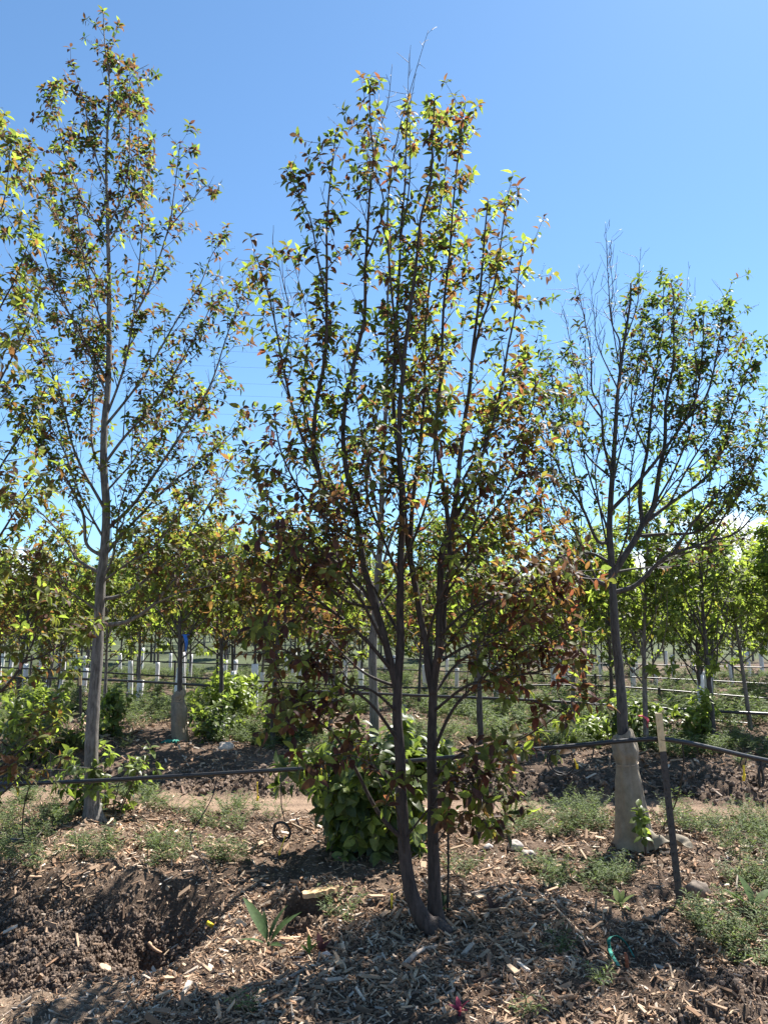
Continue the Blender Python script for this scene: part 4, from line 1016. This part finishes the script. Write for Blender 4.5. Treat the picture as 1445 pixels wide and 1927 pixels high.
hose([(-200, 1248, 19), (80, 1260, 18.4), (300, 1272, 18), (500, 1283, 17.6), (800, 1295, 17.0), (1100, 1290, 17), (1445, 1315, 16.4)], 0.018, "black hose of the third row among the white guards")
hose([(-250, 1232, 24), (100, 1239, 23.5), (400, 1249, 22.5), (800, 1262, 22), (1200, 1275, 21.5), (1500, 1290, 21)], 0.018, "faint black hose farther back among the guarded trees")
hose([(-200, 1221, 30), (200, 1226, 29), (600, 1236, 28), (1000, 1246, 28), (1500, 1258, 27)], 0.02, "faintest black hose at the back of the nursery rows")

def tpost(px0, py0, px1, py1, d, label, sc=1.0, top=0.16, name="stake", group=None, capm='cream'):
    b0 = at(px0, py0, d); b1 = at(px1, py1, d)
    root_ = empty(name, tuple(b0), label, "stake", group)
    ax_ = unit(b1 - b0); Ln = np.linalg.norm(b1 - b0); sx = unit(np.cross(ax_, [0, 1, 0])); sy = np.cross(sx, ax_)
    Rm = np.stack([sx, sy, ax_], 1)
    g = Geo(); n = Ln - top
    g.box(b0 + ax_ * (n / 2 - 0.1), (0.040 * sc, 0.006 * sc, n + 0.2), Rm); g.box(b0 + ax_ * (n / 2 - 0.1) + sy * 0.0181 * sc, (0.006 * sc, 0.030 * sc, n + 0.19), Rm)
    for k in range(int(n / 0.055)): g.box(b0 + ax_ * (0.03 + k * 0.055) - sy * 0.0055 * sc, (0.012 * sc, 0.006 * sc, 0.016), Rm)
    o = g.build("post", M['steel'], smooth=False); rel(root_, o)
    g = Geo(); g.box(b0 + ax_ * (n + top / 2 + 0.001), (0.041 * sc, 0.0065 * sc, top), Rm); g.box(b0 + ax_ * (n + top / 2 + 0.001) + sy * 0.0184 * sc, (0.0065 * sc, 0.030 * sc, top - 0.002), Rm)
    for k in range(max(1, int(top / 0.055))): g.box(b0 + ax_ * (n + 0.03 + k * 0.055) - sy * 0.0058 * sc, (0.012 * sc, 0.006 * sc, 0.016), Rm)
    o = g.build("painted_top", M[capm], smooth=False); rel(root_, o)
    return root_, b0, ax_, Ln
sp_ = gp(1280, 1703)
post, pb, pa, pl = tpost(1280, 1706, 1239, 1343, sp_[1] - 0.02, "dark steel stake with a cream painted top holding up the thick front hose", 1.05, 0.235)
c = at(1250, 1392, sp_[1] - 0.02); th = np.linspace(0, 6.2832, 20); g = Geo()
g.tube(np.stack([c[0] + 0.028 * np.cos(th), c[1] + 0.025 * np.sin(th) + 0.008, c[2] + 0.004 * np.sin(th)], -1), 0.0015, 5, cap=False)
rel(post, g.build("wire_tie", M['drip']))
tpost(152, 1385, 151, 1272, 13.3, "slim dark stake with a pale top left of the smooth grey trunk", 1.2, 0.16)
tpost(472, 1330, 472, 1277, 14.6, "short dark stake carrying the second hose beside the glowing bush", 1.2, 0.05, capm='steel')
tpost(900, 1390, 899, 1300, 12.2, "dark stake of the second hose behind the right boughs of the multi stemmed tree", 1.2, 0.10)
for k, (px, py, d) in enumerate([(150, 1262, 18.2), (560, 1290, 17.4), (1240, 1298, 16.8), (60, 1238, 23.5), (330, 1247, 22.8), (620, 1256, 22.2), (1120, 1272, 21.6), (1420, 1285, 21.2), (260, 1227, 28.8), (480, 1233, 28.3)]):
    tp_ = at(px, py - 4, d); zb = g1(tp_[0], tp_[1]); root_ = empty("stake", (tp_[0], tp_[1], zb), "thin dark stake holding a hose among the far guarded rows", "stake", "stakes of the far rows")
    g = Geo(); g.box(((tp_[0], tp_[1], (tp_[2] + zb) / 2)), (0.045, 0.045, tp_[2] - zb), None); rel(root_, g.build("post", M['steel'], smooth=False))

def drip(pts, r, name, label, d=None, coil=None, tags=(), cat="drip line"):
    P3 = spline(np.array([at(*q) for q in pts]), 0.02)
    root_ = empty(name, tuple(P3[0]), label, cat, "drip lines")
    g = Geo(); g.tube(P3, r, 6); rel(root_, g.build("tube", M['drip']))
    if coil:
        c, cr_, nrm, turns = coil; rg = np.random.default_rng(int(c[0] * 100) & 255)
        th = np.linspace(0, 2 * math.pi * turns, turns * 30); n = unit(np.array(nrm, float)); a = unit(np.cross(n, [0.1, 0.2, 1])); b_ = np.cross(n, a)
        rr = cr_ * (1 + 0.10 * np.sin(th * 0.37 + 1) + 0.05 * np.sin(th * 1.31))
        pts_ = c + a * (rr * np.cos(th))[:, None] + b_ * (rr * np.sin(th))[:, None] + n * (0.012 * np.sin(th * 0.53))[:, None]
        g = Geo(); g.tube(pts_, r, 6); rel(root_, g.build("coil", M['drip']))
    for (tp_, ln, tilt) in tags:
        g = Geo(); q = np.array([tp_, tp_ + [tilt * ln * 0.5, -0.004, -ln * 0.5], tp_ + [tilt * ln, 0, -ln]]); 
        g.tube(spline(q, 0.01), np.array([0.004] * len(spline(q, 0.01))), 6); g.box(q[2], (0.014, 0.008, 0.03)); rel(root_, g.build("yellow_clip", M['yellow']))
    return root_
drip([(57, 1474, 6.0), (46, 1515, 6.05), (42, 1560, 6.1), (47, 1583, 6.1)], 0.0045, "drip_line", "black drip line ending in a flattened coil in the weeds at the picture edge", coil=(at(45, 1584, 6.1) + [0, 0, 0.0], 0.085, (0.1, 0.25, 1), 4), tags=((at(60, 1582, 6.05), 0.06, 0.1),))
drip([(408, 1462, 5.82), (400, 1500, 5.8), (375, 1545, 5.75), (359, 1572, 5.7), (365, 1600, 5.65), (385, 1625, 5.5), (396, 1645, 5.35)], 0.004, "drip_line", "thin drip line curving down over the chips into the dug pit")
drip([(528, 1453, 5.72), (529, 1490, 5.7), (530, 1520, 5.68), (536, 1546, 5.66)], 0.0042, "drip_line", "black drip line hanging with an upright coiled ring and a yellow clip", coil=(at(530, 1565, 5.65), 0.062, (0.3, 1, 0.15), 5), tags=((at(537, 1574, 5.62), 0.11, -0.35),))
drip([(484, 1455, 5.76), (483, 1470, 5.76)], 0.003, "drip_line", "short stub with a yellow clip left of the coiled ring", tags=((at(484, 1472, 5.75), 0.115, 0.05),))
drip([(606, 1447, 5.64), (610, 1462, 5.62), (618, 1485, 5.62), (616, 1505, 5.6)], 0.007, "drip_line", "doubled drip line with a yellow clip at the near edge of the leafy bush", tags=((at(604, 1446, 5.6), 0.12, 0.12),))
drip([(744, 1438, 5.5), (743, 1492, 5.5)], 0.002, "drip_line", "thin line with a yellow clip hanging against the front stem", tags=((at(743, 1494, 5.48), 0.10, 0.02),))
drip([(1118, 1402, 5.2), (1112, 1430, 5.2), (1090, 1452, 5.22), (1062, 1458, 5.25), (1040, 1446, 5.25), (1036, 1420, 5.22), (1050, 1406, 5.2)], 0.004, "drip_line", "looped drip line hanging under the hose left of the burlap", coil=(at(1055, 1432, 5.24), 0.085, (0.2, 1, 0.1), 2), tags=((at(1080, 1428, 5.2), 0.05, 0.35),))
drip([(1283, 1396, 5.11), (1286, 1430, 5.13), (1281, 1475, 5.2), (1266, 1525, 5.5), (1245, 1560, 5.9), (1212, 1596, 6.33)], 0.0045, "drip_line", "drip line curving from the stake down to the foot of the burlap", tags=())
drip([(1310, 1402, 5.13), (1315, 1420, 5.15), (1330, 1432, 5.18), (1345, 1436, 5.2), (1340, 1412, 5.15)], 0.003, "drip_line", "small looped drip line just right of the stake")
drip([(1397, 1424, 5.2), (1393, 1438, 5.2), (1399, 1446, 5.2), (1404, 1432, 5.2)], 0.004, "drip_line", "short looped line with a fat yellow clip near the picture edge", tags=((at(1398, 1440, 5.18), 0.085, -0.03), (at(1400, 1440, 5.185), 0.07, -0.05)))
drip([(1431, 1430, 5.24), (1432, 1445, 5.24), (1437, 1470, 5.24), (1430, 1482, 5.24), (1428, 1450, 5.24), (1434, 1440, 5.24)], 0.009, "drip_line", "tied black bundle of drip line hanging at the picture edge")
drip([(80, 1277, 13.8), (79, 1290, 13.8)], 0.006, "drip_line", "small black ring of line on the second hose", coil=(at(81, 1291, 13.78), 0.085, (0.25, 1, 0.1), 3))
drip([(240, 1282, 13.4), (239, 1315, 13.4), (238, 1312, 13.4)], 0.010, "drip_line", "small dark bundle of line on the second hose beside the smooth grey trunk", coil=(at(239, 1309, 13.4), 0.05, (1, 0.3, 0.1), 3))
b0 = gp(841, 1716); g = Geo(); t1 = at(843, 1556, b0[1]); g.tube(spline([b0 - [0, 0, .1], (b0 + t1) / 2 + [0.004, 0, 0], t1], 0.05), 0.0065, 8); o = g.build("thin_rod", M['drip'], None, tuple(b0)); tag(o, "thin black rod pushed into the mulch beside the right stem", "rod")

# ---------------------------------------------------------------- overhead wires
for k, (ya, yb, lab) in enumerate([(636, 694, "topmost of the faint overhead wires crossing the sky"), (668, 716, "second faint overhead wire from the top"), (700, 744, "middle one of the faint overhead wires"), (722, 770, "faint overhead wire next above the lowest"), (760, 800, "lowest of the faint overhead wires crossing the sky")]):
    pts = [at(px, ya + (yb - ya) * (px / 1445) + 8 * math.sin((px + 900) / 3400 * math.pi), 85 - 6 * px / 1445) for px in range(-900, 2500, 100)]
    g = Geo(); g.tube(pts, 0.010, 4); o = g.build("overhead_wire", M['wire'], None, tuple(pts[0])); tag(o, lab, "wire", "overhead wires")

# ---------------------------------------------------------------- litter on the ground: chips, clods
rng = np.random.default_rng(909)
def scatter(n, y0, y1, xf, xo):
    y = y0 + (y1 - y0) * rng.random(n) ** 0.9; x = rng.uniform(-1, 1, n) * (xf * y + xo); return x, y
def chips(n, y0, y1, sc, geo, keep_soil=0.12):
    x, y = scatter(n, y0, y1, 0.70, 0.6)
    so_ = soil_mask(x, y); pt = sstep(0.6, 0.35, np.abs(y - path_y(x)))
    dn = 0.35 + 0.9 * sstep(-0.25, 0.15, fbm(x * 1.3, y * 1.3, 5, 2) + 0.1)
    hole = np.zeros(n, bool)
    for (hx, hy, r, d) in HOLES: hole |= np.hypot(x - hx, y - hy) < r * 1.25
    k = (rng.random(n) < dn * (1 - (1 - keep_soil) * so_) * (1 - 0.93 * pt) * (1 - 0.75 * dirt_mask(x, y))) & ~hole
    x, y = x[k], y[k]; n = len(x)
    L = np.clip(rng.lognormal(math.log(0.0155), 0.62, n), 0.005, 0.085) * sc; W = L * rng.uniform(0.18, 0.42, n); T = np.clip(L * rng.uniform(0.06, 0.14, n), 0.002, 0.010)
    e = 0.015; dzx = (gz(x + e, y) - gz(x - e, y)) / (2 * e); dzy = (gz(x, y + e) - gz(x, y - e)) / (2 * e)
    nrm = unit(np.stack([-dzx * 0.7, -dzy * 0.7, np.ones(n)], -1) + rng.normal(size=(n, 3)) * 0.55)
    yaw = rng.uniform(0, 6.283, n); d = np.stack([np.cos(yaw), np.sin(yaw), np.zeros(n)], -1); d = unit(d - nrm * np.sum(d * nrm, 1, keepdims=True)); b_ = np.cross(nrm, d)
    c = np.stack([x, y, gz(x, y) + T * 0.2 + L * rng.uniform(-0.10, 0.42, n)], -1)
    vs = []
    t0 = rng.uniform(0.35, 1.0, n); t1 = rng.uniform(0.2, 1.0, n); sk = rng.uniform(-0.25, 0.25, n)
    for sx, tw in ((-1, t0), (1, t1)):
        for sy in (-1, 1):
            for sz in (-1, 1): vs.append(c + d * (L * 0.5 * sx + L * sk * sy * 0.4)[:, None] + b_ * (W * 0.5 * sy * tw)[:, None] + nrm * (T * 0.5 * sz)[:, None])
    v = np.stack(vs, 1).reshape(-1, 3)
    f = np.array([[0, 1, 3, 2], [4, 6, 7, 5], [0, 4, 5, 1], [2, 3, 7, 6], [1, 5, 7, 3]])
    q = (np.arange(n)[:, None, None] * 8 + f[None]).reshape(-1, 4)
    pal = np.array([(0.33, 0.245, 0.175), (0.43, 0.345, 0.255), (0.48, 0.43, 0.37), (0.21, 0.145, 0.10), (0.28, 0.18, 0.115), (0.37, 0.32, 0.275), (0.13, 0.09, 0.07), (0.64, 0.58, 0.50)])
    col = pal[rng.choice(8, n, p=[.26, .16, .06, .20, .16, .06, .08, .02])] * rng.uniform(0.75, 1.35, (n, 1))
    geo.add(v, q, None, np.repeat(col * np.array((1.08, 0.99, 0.90)), 8, 0))
g = Geo(); chips(160000, 2.7, 5.2, 1.0, g); chips(80000, 5.2, 7.8, 1.25, g); chips(44000, 8.2, 15, 2.0, g, 0.35)
tag(g.build("wood_chips", M['chips'], smooth=False), "brown and grey wood chip mulch strewn over the ground", "mulch", None, "stuff")

def clods(n, y0, y1, geo, smin, smax, box=None):
    x, y = scatter(n, y0, y1, 0.55, 0.6)
    if box: x = rng.uniform(box[0], box[1], n); y = rng.uniform(y0, y1, n)
    k = rng.random(n) < soil_mask(x, y) ** 1.5; x, y = x[k], y[k]; n = len(x)
    ph = (1 + 5 ** .5) / 2
    ico = unit(np.array([(-1, ph, 0), (1, ph, 0), (-1, -ph, 0), (1, -ph, 0), (0, -1, ph), (0, 1, ph), (0, -1, -ph), (0, 1, -ph), (ph, 0, -1), (ph, 0, 1), (-ph, 0, -1), (-ph, 0, 1)]))
    fc = np.array([(0, 11, 5), (0, 5, 1), (0, 1, 7), (0, 7, 10), (0, 10, 11), (1, 5, 9), (5, 11, 4), (11, 10, 2), (10, 7, 6), (7, 1, 8), (3, 9, 4), (3, 4, 2), (3, 2, 6), (3, 6, 8), (3, 8, 9), (4, 9, 5), (2, 4, 11), (6, 2, 10), (8, 6, 7), (9, 8, 1)])
    s = smin * (smax / smin) ** (rng.random(n) ** 2.0)
    v = ico[None] * rng.uniform(0.6, 1.25, (n, 12, 1)) * (s[:, None] * rng.uniform(0.6, 1.2, (n, 3)))[:, None, :]
    v = v + np.stack([x, y, gz(x, y) + s * 0.3], -1)[:, None, :]
    col = np.array((0.150, 0.108, 0.080)) * rng.uniform(0.6, 1.5, (n, 1))
    geo.add(v.reshape(-1, 3), None, (np.arange(n)[:, None, None] * 12 + fc[None]).reshape(-1, 3), np.repeat(col, 12, 0))
g = Geo(); clods(100000, 2.8, 6.0, g, 0.0032, 0.017); clods(70000, 3.7, 5.7, g, 0.003, 0.018, (-3.0, -0.8)); clods(22000, 8.0, 10.5, g, 0.008, 0.04)
tag(g.build("soil_clods", M['chips'], smooth=False), "crumbly dark clods of freshly dug soil", "soil", None, "stuff")

# ---------------------------------------------------------------- weeds
PAL['weed'] = [(0.115, 0.150, 0.070), (0.095, 0.130, 0.060), (0.135, 0.165, 0.085), (0.10, 0.12, 0.065)]
PAL['weedlime'] = [(0.16, 0.21, 0.06), (0.14, 0.19, 0.05)]
def tuft(geo, p, h, ns, rng, lf=0.028, prob={'weed': 5, 'weedlime': 1}):
    for k in range(ns):
        az = rng.uniform(0, 6.28); ln = h * rng.uniform(0.5, 1.1); q = rng.uniform(0.1, 0.9)
        d = unit(np.array([math.cos(az) * q, math.sin(az) * q, 1.0])); n = max(4, int(ln / 0.016))
        f = np.linspace(0.08, 1, n)[:, None]
        pts = p + np.array([math.cos(az), math.sin(az), 0]) * 0.02 + d * ln * f + np.array([math.cos(az), math.sin(az), -0.3]) * 0.2 * ln * f ** 2
        geo.tube(np.vstack([p - [0, 0, .01], pts[n // 2], pts[-1]]), 0.0012, 3, np.array((0.10, 0.12, 0.05)), cap=False)
        m_ = n * 2; P_ = np.repeat(pts, 2, 0); aa = rng.uniform(0, 6.28, m_)
        D_ = np.stack([np.cos(aa), np.sin(aa), rng.uniform(0.0, 1.0, m_)], -1)
        leaves(geo, P_, D_, np.tile(UP, (m_, 1)) + rng.normal(size=(m_, 3)) * 0.4, lf * rng.uniform(0.5, 1.4, m_), lf * 0.19, tints(rng, m_, prob), 0.2, 0.3, 0)
g = Geo(); rng = np.random.default_rng(515)
for (cx, cy, rx, ry, n, h) in [(440, 1540, 95, 24, 26, .14), (60, 1545, 75, 40, 34, .17), (40, 1610, 60, 30, 20, .14), (300, 1525, 60, 16, 12, .12), (175, 1605, 70, 22, 16, .13), (320, 1612, 60, 22, 18, .13), (430, 1625, 40, 18, 9, .12), (255, 1500, 50, 12, 8, .12),
        (1050, 1548, 110, 26, 46, .17), (1290, 1552, 60, 22, 18, .15), (1400, 1575, 75, 30, 40, .16), (1420, 1650, 50, 50, 22, .14), (1100, 1660, 75, 28, 24, .12), (1020, 1640, 40, 20, 10, .12), (960, 1560, 40, 30, 12, .14),
        (1380, 1745, 80, 45, 26, .13), (1400, 1810, 50, 30, 9, .12), (1060, 1800, 25, 14, 3, .09), (985, 1915, 18, 10, 2, .10), (640, 1740, 30, 20, 4, .12), (470, 1900, 30, 10, 2, .08), (1130, 1850, 20, 10, 2, .07), (880, 1640, 40, 18, 5, .10),
        (130, 1400, 110, 22, 34, .22), (480, 1385, 120, 18, 50, .17), (560, 1400, 90, 24, 34, .2), (445, 1385, 50, 16, 16, .2), (1020, 1398, 90, 14, 40, .22), (1130, 1398, 90, 14, 34, .22), (1290, 1415, 90, 14, 34, .22), (260, 1355, 60, 16, 16, .3), (1400, 1420, 60, 24, 14, .26), (820, 1395, 110, 18, 40, .22)]:
    for k in range(n):
        a = rng.uniform(0, 6.28); q = math.sqrt(rng.random()); p = gp(cx + rx * q * math.cos(a), cy + ry * q * math.sin(a))
        tuft(g, p, h * rng.uniform(0.7, 1.6), int(rng.integers(4, 9)), rng, 0.038 if p[1] < 8 else 0.06)
for k in range(1500):                         # looser ground cover among the rows behind
    y = rng.uniform(10.5, 36); x = rng.uniform(-0.55, 0.55) * y
    if y > 13.2 or (x > 1.5 and y > 11.5): tuft(g, np.array([x, y, g1(x, y)]), rng.uniform(0.22, 0.55), 5, rng, 0.10)
tag(g.build("weeds", M['weed']), "low grey green weeds growing through the mulch", "weeds", None, "stuff")

# broad leaved plants that stand out singly
def rosette(name, p, specs, col, label, seed, wl=0.26, curl=0.5):
    rg = np.random.default_rng(seed); g = Geo(); g.tube([p - [0, 0, 0.04], p + [0, 0, 0.03]], 0.008, 6, np.array(col) * 0.8); o_ = empty(name, tuple(p), label, "plant"); rel(o_, g.build("stem", M['weed']))
    for (az, el_, L) in specs:
        g = Geo(); d = np.array([[math.cos(R(az)) * math.cos(R(el_)), math.sin(R(az)) * math.cos(R(el_)), math.sin(R(el_))]])
        nn = np.array([[math.cos(R(az + 180)) * math.sin(R(el_)), math.sin(R(az + 180)) * math.sin(R(el_)), math.cos(R(el_))]]) + rg.normal(size=(1, 3)) * 0.4
        leaves(g, p[None] + [0, 0, 0.01], d, nn, np.array([L]), np.array([L * wl]), np.array([col]) * rg.uniform(0.8, 1.2), 0.35, curl * rg.uniform(0.4, 1.0), 2); rel(o_, g.build("leaf", M['weed']))
rosette("broadleaf_weed", gp(505, 1790), [(150, 64, 0.27), (125, 50, 0.20), (20, 62, 0.21), (60, 50, 0.18), (200, 40, 0.15), (-60, 35, 0.13), (80, 70, 0.2)], (0.05, 0.085, 0.03), "dock plant with long upright green leaves in front of the dug pit", 301, 0.22)
rosette("seedling", gp(582, 1795), [(100, 70, 0.09), (40, 60, 0.07), (170, 50, 0.06)], (0.13, 0.20, 0.04), "tiny bright green seedling right of the dock plant", 302)
rosette("red_weed", gp(603, 1790), [(30, 65, 0.08), (100, 72, 0.10), (160, 55, 0.08), (250, 40, 0.06), (320, 45, 0.07)], (0.075, 0.025, 0.03), "small dark red leaved weed right of the dock plant", 303, 0.4)
rosette("seedling", gp(1168, 1712), [(100, 50, 0.12), (20, 40, 0.12), (180, 40, 0.10), (-70, 25, 0.09), (60, 65, 0.1)], (0.12, 0.16, 0.05), "pale green broadleaf seedling left of the stake", 304, 0.35)
rosette("broadleaf_weed", gp(1420, 1725), [(90, 60, 0.22), (30, 50, 0.2), (160, 45, 0.2), (250, 35, 0.14)], (0.075, 0.12, 0.04), "dark broadleaf weed at the right picture edge", 305, 0.3)
rosette("sprout", gp(830, 1722), [(150, 60, 0.13), (200, 40, 0.12), (60, 50, 0.11), (-60, 30, 0.1), (110, 75, 0.12)], (0.035, 0.06, 0.03), "dark green sprout at the very foot of the multi stemmed tree", 306, 0.45)
rosette("seedling", gp(865, 1922), [(100, 60, 0.06), (30, 50, 0.06), (170, 50, 0.05), (250, 40, 0.05), (310, 40, 0.05)], (0.30, 0.05, 0.09), "tiny pink red seedling at the bottom edge", 307, 0.4)
rosette("sprout", gp(925, 1715), [(100, 70, 0.10), (20, 50, 0.08), (200, 50, 0.08), (-30, 30, 0.07)], (0.06, 0.035, 0.03), "small purple leaved sprout right of the multi stemmed tree", 308, 0.45)

# ---------------------------------------------------------------- larger bits lying about
def stick(pts, r, name, label, cat, tint=(1, 1, 1), lift=0.012, sides=8, m='wood', jag=0.12):
    P3 = []
    for a, b_ in pts: q = gp(a, b_); P3.append(q + [0, 0, lift])
    P3 = spline(np.array(P3), 0.015); n = len(P3); rr = r * (1 + jag * fbm(np.arange(n) * 0.3, np.full(n, r * 1000), 3, 2)) * np.linspace(1.0, 0.6, n)
    g = Geo(); g.tube(P3, rr, sides, np.array(tint)); o = g.build(name, M[m], None, tuple(P3[0])); tag(o, label, cat); return o
stick([(760, 1818), (790, 1800), (820, 1787), (843, 1783)], 0.014, "fallen_stick", "thick pale grey stick lying in front of the multi stemmed tree", "stick", (1.15, 1.15, 1.2))
stick([(788, 1828), (778, 1855), (768, 1880), (764, 1903)], 0.010, "fallen_stick", "tan split stick pointing at the camera below the thick grey stick", "stick", (1.2, 1.1, 0.95))
stick([(523, 1862), (545, 1845), (572, 1834)], 0.012, "fallen_stick", "curved grey bark strip in the shade left of the middle", "stick", (0.9, 0.9, 0.95))
stick([(548, 1880), (556, 1862), (562, 1846)], 0.010, "fallen_stick", "short grey bark strip in the shade beside the curved strip", "stick", (1.0, 0.98, 0.95))
stick([(1040, 1720), (1070, 1745), (1090, 1770), (1106, 1798)], 0.006, "fallen_stick", "long thin pale twig lying left of the green strap", "stick", (1.3, 1.2, 1.1))
stick([(280, 1783), (291, 1797), (303, 1811)], 0.012, "fallen_stick", "short smooth tan stick lying in the dug pit", "stick", (1.1, 0.9, 0.75), 0.03)
stick([(1112, 1625), (1150, 1612), (1190, 1600)], 0.007, "fallen_stick", "grey curved stick under the burlap wrapped foot", "stick", (1.1, 1.1, 1.1))
stick([(950, 1430), (975, 1440), (992, 1440)], 0.05, "fallen_log", "short pale log beyond the path behind the right boughs", "log", (1.3, 1.25, 1.2), 0.05, 12)
stick([(1325, 1706), (1360, 1712), (1392, 1710)], 0.022, "bark_slab", "flat pale slab of wood right of the stake foot", "wood", (1.15, 1.12, 1.1), 0.015)
stick([(965, 1812), (985, 1810), (1002, 1812)], 0.012, "fallen_stick", "pale broken stick at the right of the middle ground", "stick", (1.3, 1.3, 1.3))
def rock(name, px, py, size, label, cat, tint, seed, m='stone', squash=(1, 1, 0.7)):
    rg = np.random.default_rng(seed); p = gp(px, py); nu, nv = 18, 10
    th, ph = np.meshgrid(np.linspace(0, 2 * math.pi, nu, endpoint=False), np.linspace(0.02, math.pi - 0.02, nv))
    d = np.stack([np.sin(ph) * np.cos(th), np.sin(ph) * np.sin(th), np.cos(ph)], -1)
    rr = 1 + 0.55 * fbm(d[..., 0] * 1.6 + seed, d[..., 1] * 1.6 + d[..., 2] * 1.3, seed, 4)
    v = d * rr[..., None] * np.array(squash) * size; v[..., 2] = np.maximum(v[..., 2], -0.4 * size); v = v.reshape(-1, 3) + p + [0, 0, size * 0.25]
    q = [[i * nu + j, i * nu + (j + 1) % nu, (i + 1) * nu + (j + 1) % nu, (i + 1) * nu + j] for i in range(nv - 1) for j in range(nu)]
    g = Geo(); g.add(v, q, None, np.array(tint)); o = g.build(name, M[m], None, tuple(p)); return tag(o, label, cat)
rock("wood_block", 1312, 1688, 0.085, "weathered grey stump of wood right of the stake foot", "wood", (0.42, 0.42, 0.44), 5, 'wood', (1.0, 0.7, 0.9))
rock("clod", 195, 1822, 0.045, "pale grey root lump lying in the dug pit", "clod", (1.3, 1.2, 1.1), 7, 'wood')
rock("pale_rock", 968, 1605, 0.06, "white chunk of stone among the chips left of the burlap", "stone", (0.85, 0.84, 0.84), 9)
rock("pale_rock", 994, 1612, 0.05, "grey chunk of stone beside the white chunk", "stone", (0.7, 0.68, 0.68), 10)
rock("pale_rock", 614, 1800, 0.028, "smooth pale pebble right of the small red weed", "stone", (1.0, 1.0, 1.05), 11)
rock("pale_rock", 918, 1602, 0.035, "light stone among weeds right of the two stems", "stone", (1.1, 1.1, 1.1), 12)
rock("pale_rock", 280, 1846, 0.018, "tiny white pebble on the rim of the dug pit", "stone", (1.7, 1.7, 1.7), 13)
rock("pale_rock", 425, 1408, 0.09, "pale stone beyond the path beside the small burlap wrap", "stone", (1.3, 1.2, 1.1), 14)
# splintered plank beside the burrow
p = gp(604, 1684); g = Geo(); n = 14; f = np.linspace(-0.5, 0.5, n); rg = np.random.default_rng(6)
dirv = unit(np.array([0.97, 0.25, 0.12])); sv = unit(np.cross(UP, dirv)); uv = np.cross(dirv, sv)
wd = 0.040 * (1 + 0.35 * rg.uniform(-1, 1, n)); wd[0] *= 0.5; wd[-1] *= 0.35; vv = []
for a, w2 in zip(f, wd): c = p + [0, 0, 0.05] + dirv * a * 0.22; vv += [c - sv * w2 + uv * 0.013, c + sv * w2 * 1.1 + uv * 0.013 * rg.uniform(0.6, 1.2), c + sv * w2 - uv * 0.013, c - sv * w2 - uv * 0.013]
q = [[i * 4 + j, i * 4 + (j + 1) % 4, (i + 1) * 4 + (j + 1) % 4, (i + 1) * 4 + j] for i in range(n - 1) for j in range(4)] + [[3, 2, 1, 0], [(n - 1) * 4 + j for j in range(4)]]
g.add(vv, q, None, np.array((1.35, 1.1, 0.8))); tag(g.build("splintered_plank", M['wood'], None, tuple(p), False), "yellowish splintered piece of wood over the small burrow", "wood")
# green webbing strap and a rusty peg
P3 = spline(np.array([gp(1164, 1826) + [0, 0, .01], gp(1150, 1810) + [0, 0, .03], gp(1147, 1793) + [0, 0, .05], gp(1162, 1784) + [0, 0, .05], gp(1180, 1795) + [0, 0, .04], gp(1194, 1815) + [0, 0, .015]]), 0.01)
g = Geo(); tn = unit(np.gradient(P3, axis=0)); sd_ = unit(np.cross(tn, [0.2, 0.6, 0.8])); up_ = np.cross(sd_, tn); n = len(P3); hw = 0.010
v = np.stack([P3 - sd_ * hw + up_ * .0015, P3 + sd_ * hw + up_ * .0015, P3 + sd_ * hw - up_ * .0015, P3 - sd_ * hw - up_ * .0015], 1).reshape(-1, 3)
g.add(v, [[i * 4 + j, i * 4 + (j + 1) % 4, (i + 1) * 4 + (j + 1) % 4, (i + 1) * 4 + j] for i in range(n - 1) for j in range(4)])
tag(g.build("webbing_strap", M['green_strap'], None, tuple(P3[0])), "bent green strap with white specks lying on the mulch", "strap")
p = gp(1180, 1828); g = Geo(); g.tube([p - [0, 0, .05], p + [0, 0, .03], p + [-.005, 0, .065]], [0.009, 0.009, 0.007], 7, np.array((0.55, 0.25, 0.17))); tag(g.build("wooden_peg", M['wood'], None, tuple(p)), "short red brown peg standing inside the bend of the green strap", "peg")
p = gp(395, 1762); g = Geo(); g.box(p + [0, 0, .06], (0.05, 0.018, 0.018), Matrix.Rotation(0.5, 3, 'Y')); tag(g.build("yellow_tag", M['yellow'], None, tuple(p)), "small yellow tag on the line end at the edge of the dug pit", "tag")
p = gp(737, 1712); g = Geo(); g.tube([p, p + [0, 0, .07]], 0.006, 6); g.box(p + [0, 0, .07], (0.012, 0.008, 0.03)); tag(g.build("yellow_tag", M['yellow'], None, tuple(p)), "small yellow tag stuck upright in the chips left of the stems", "tag")
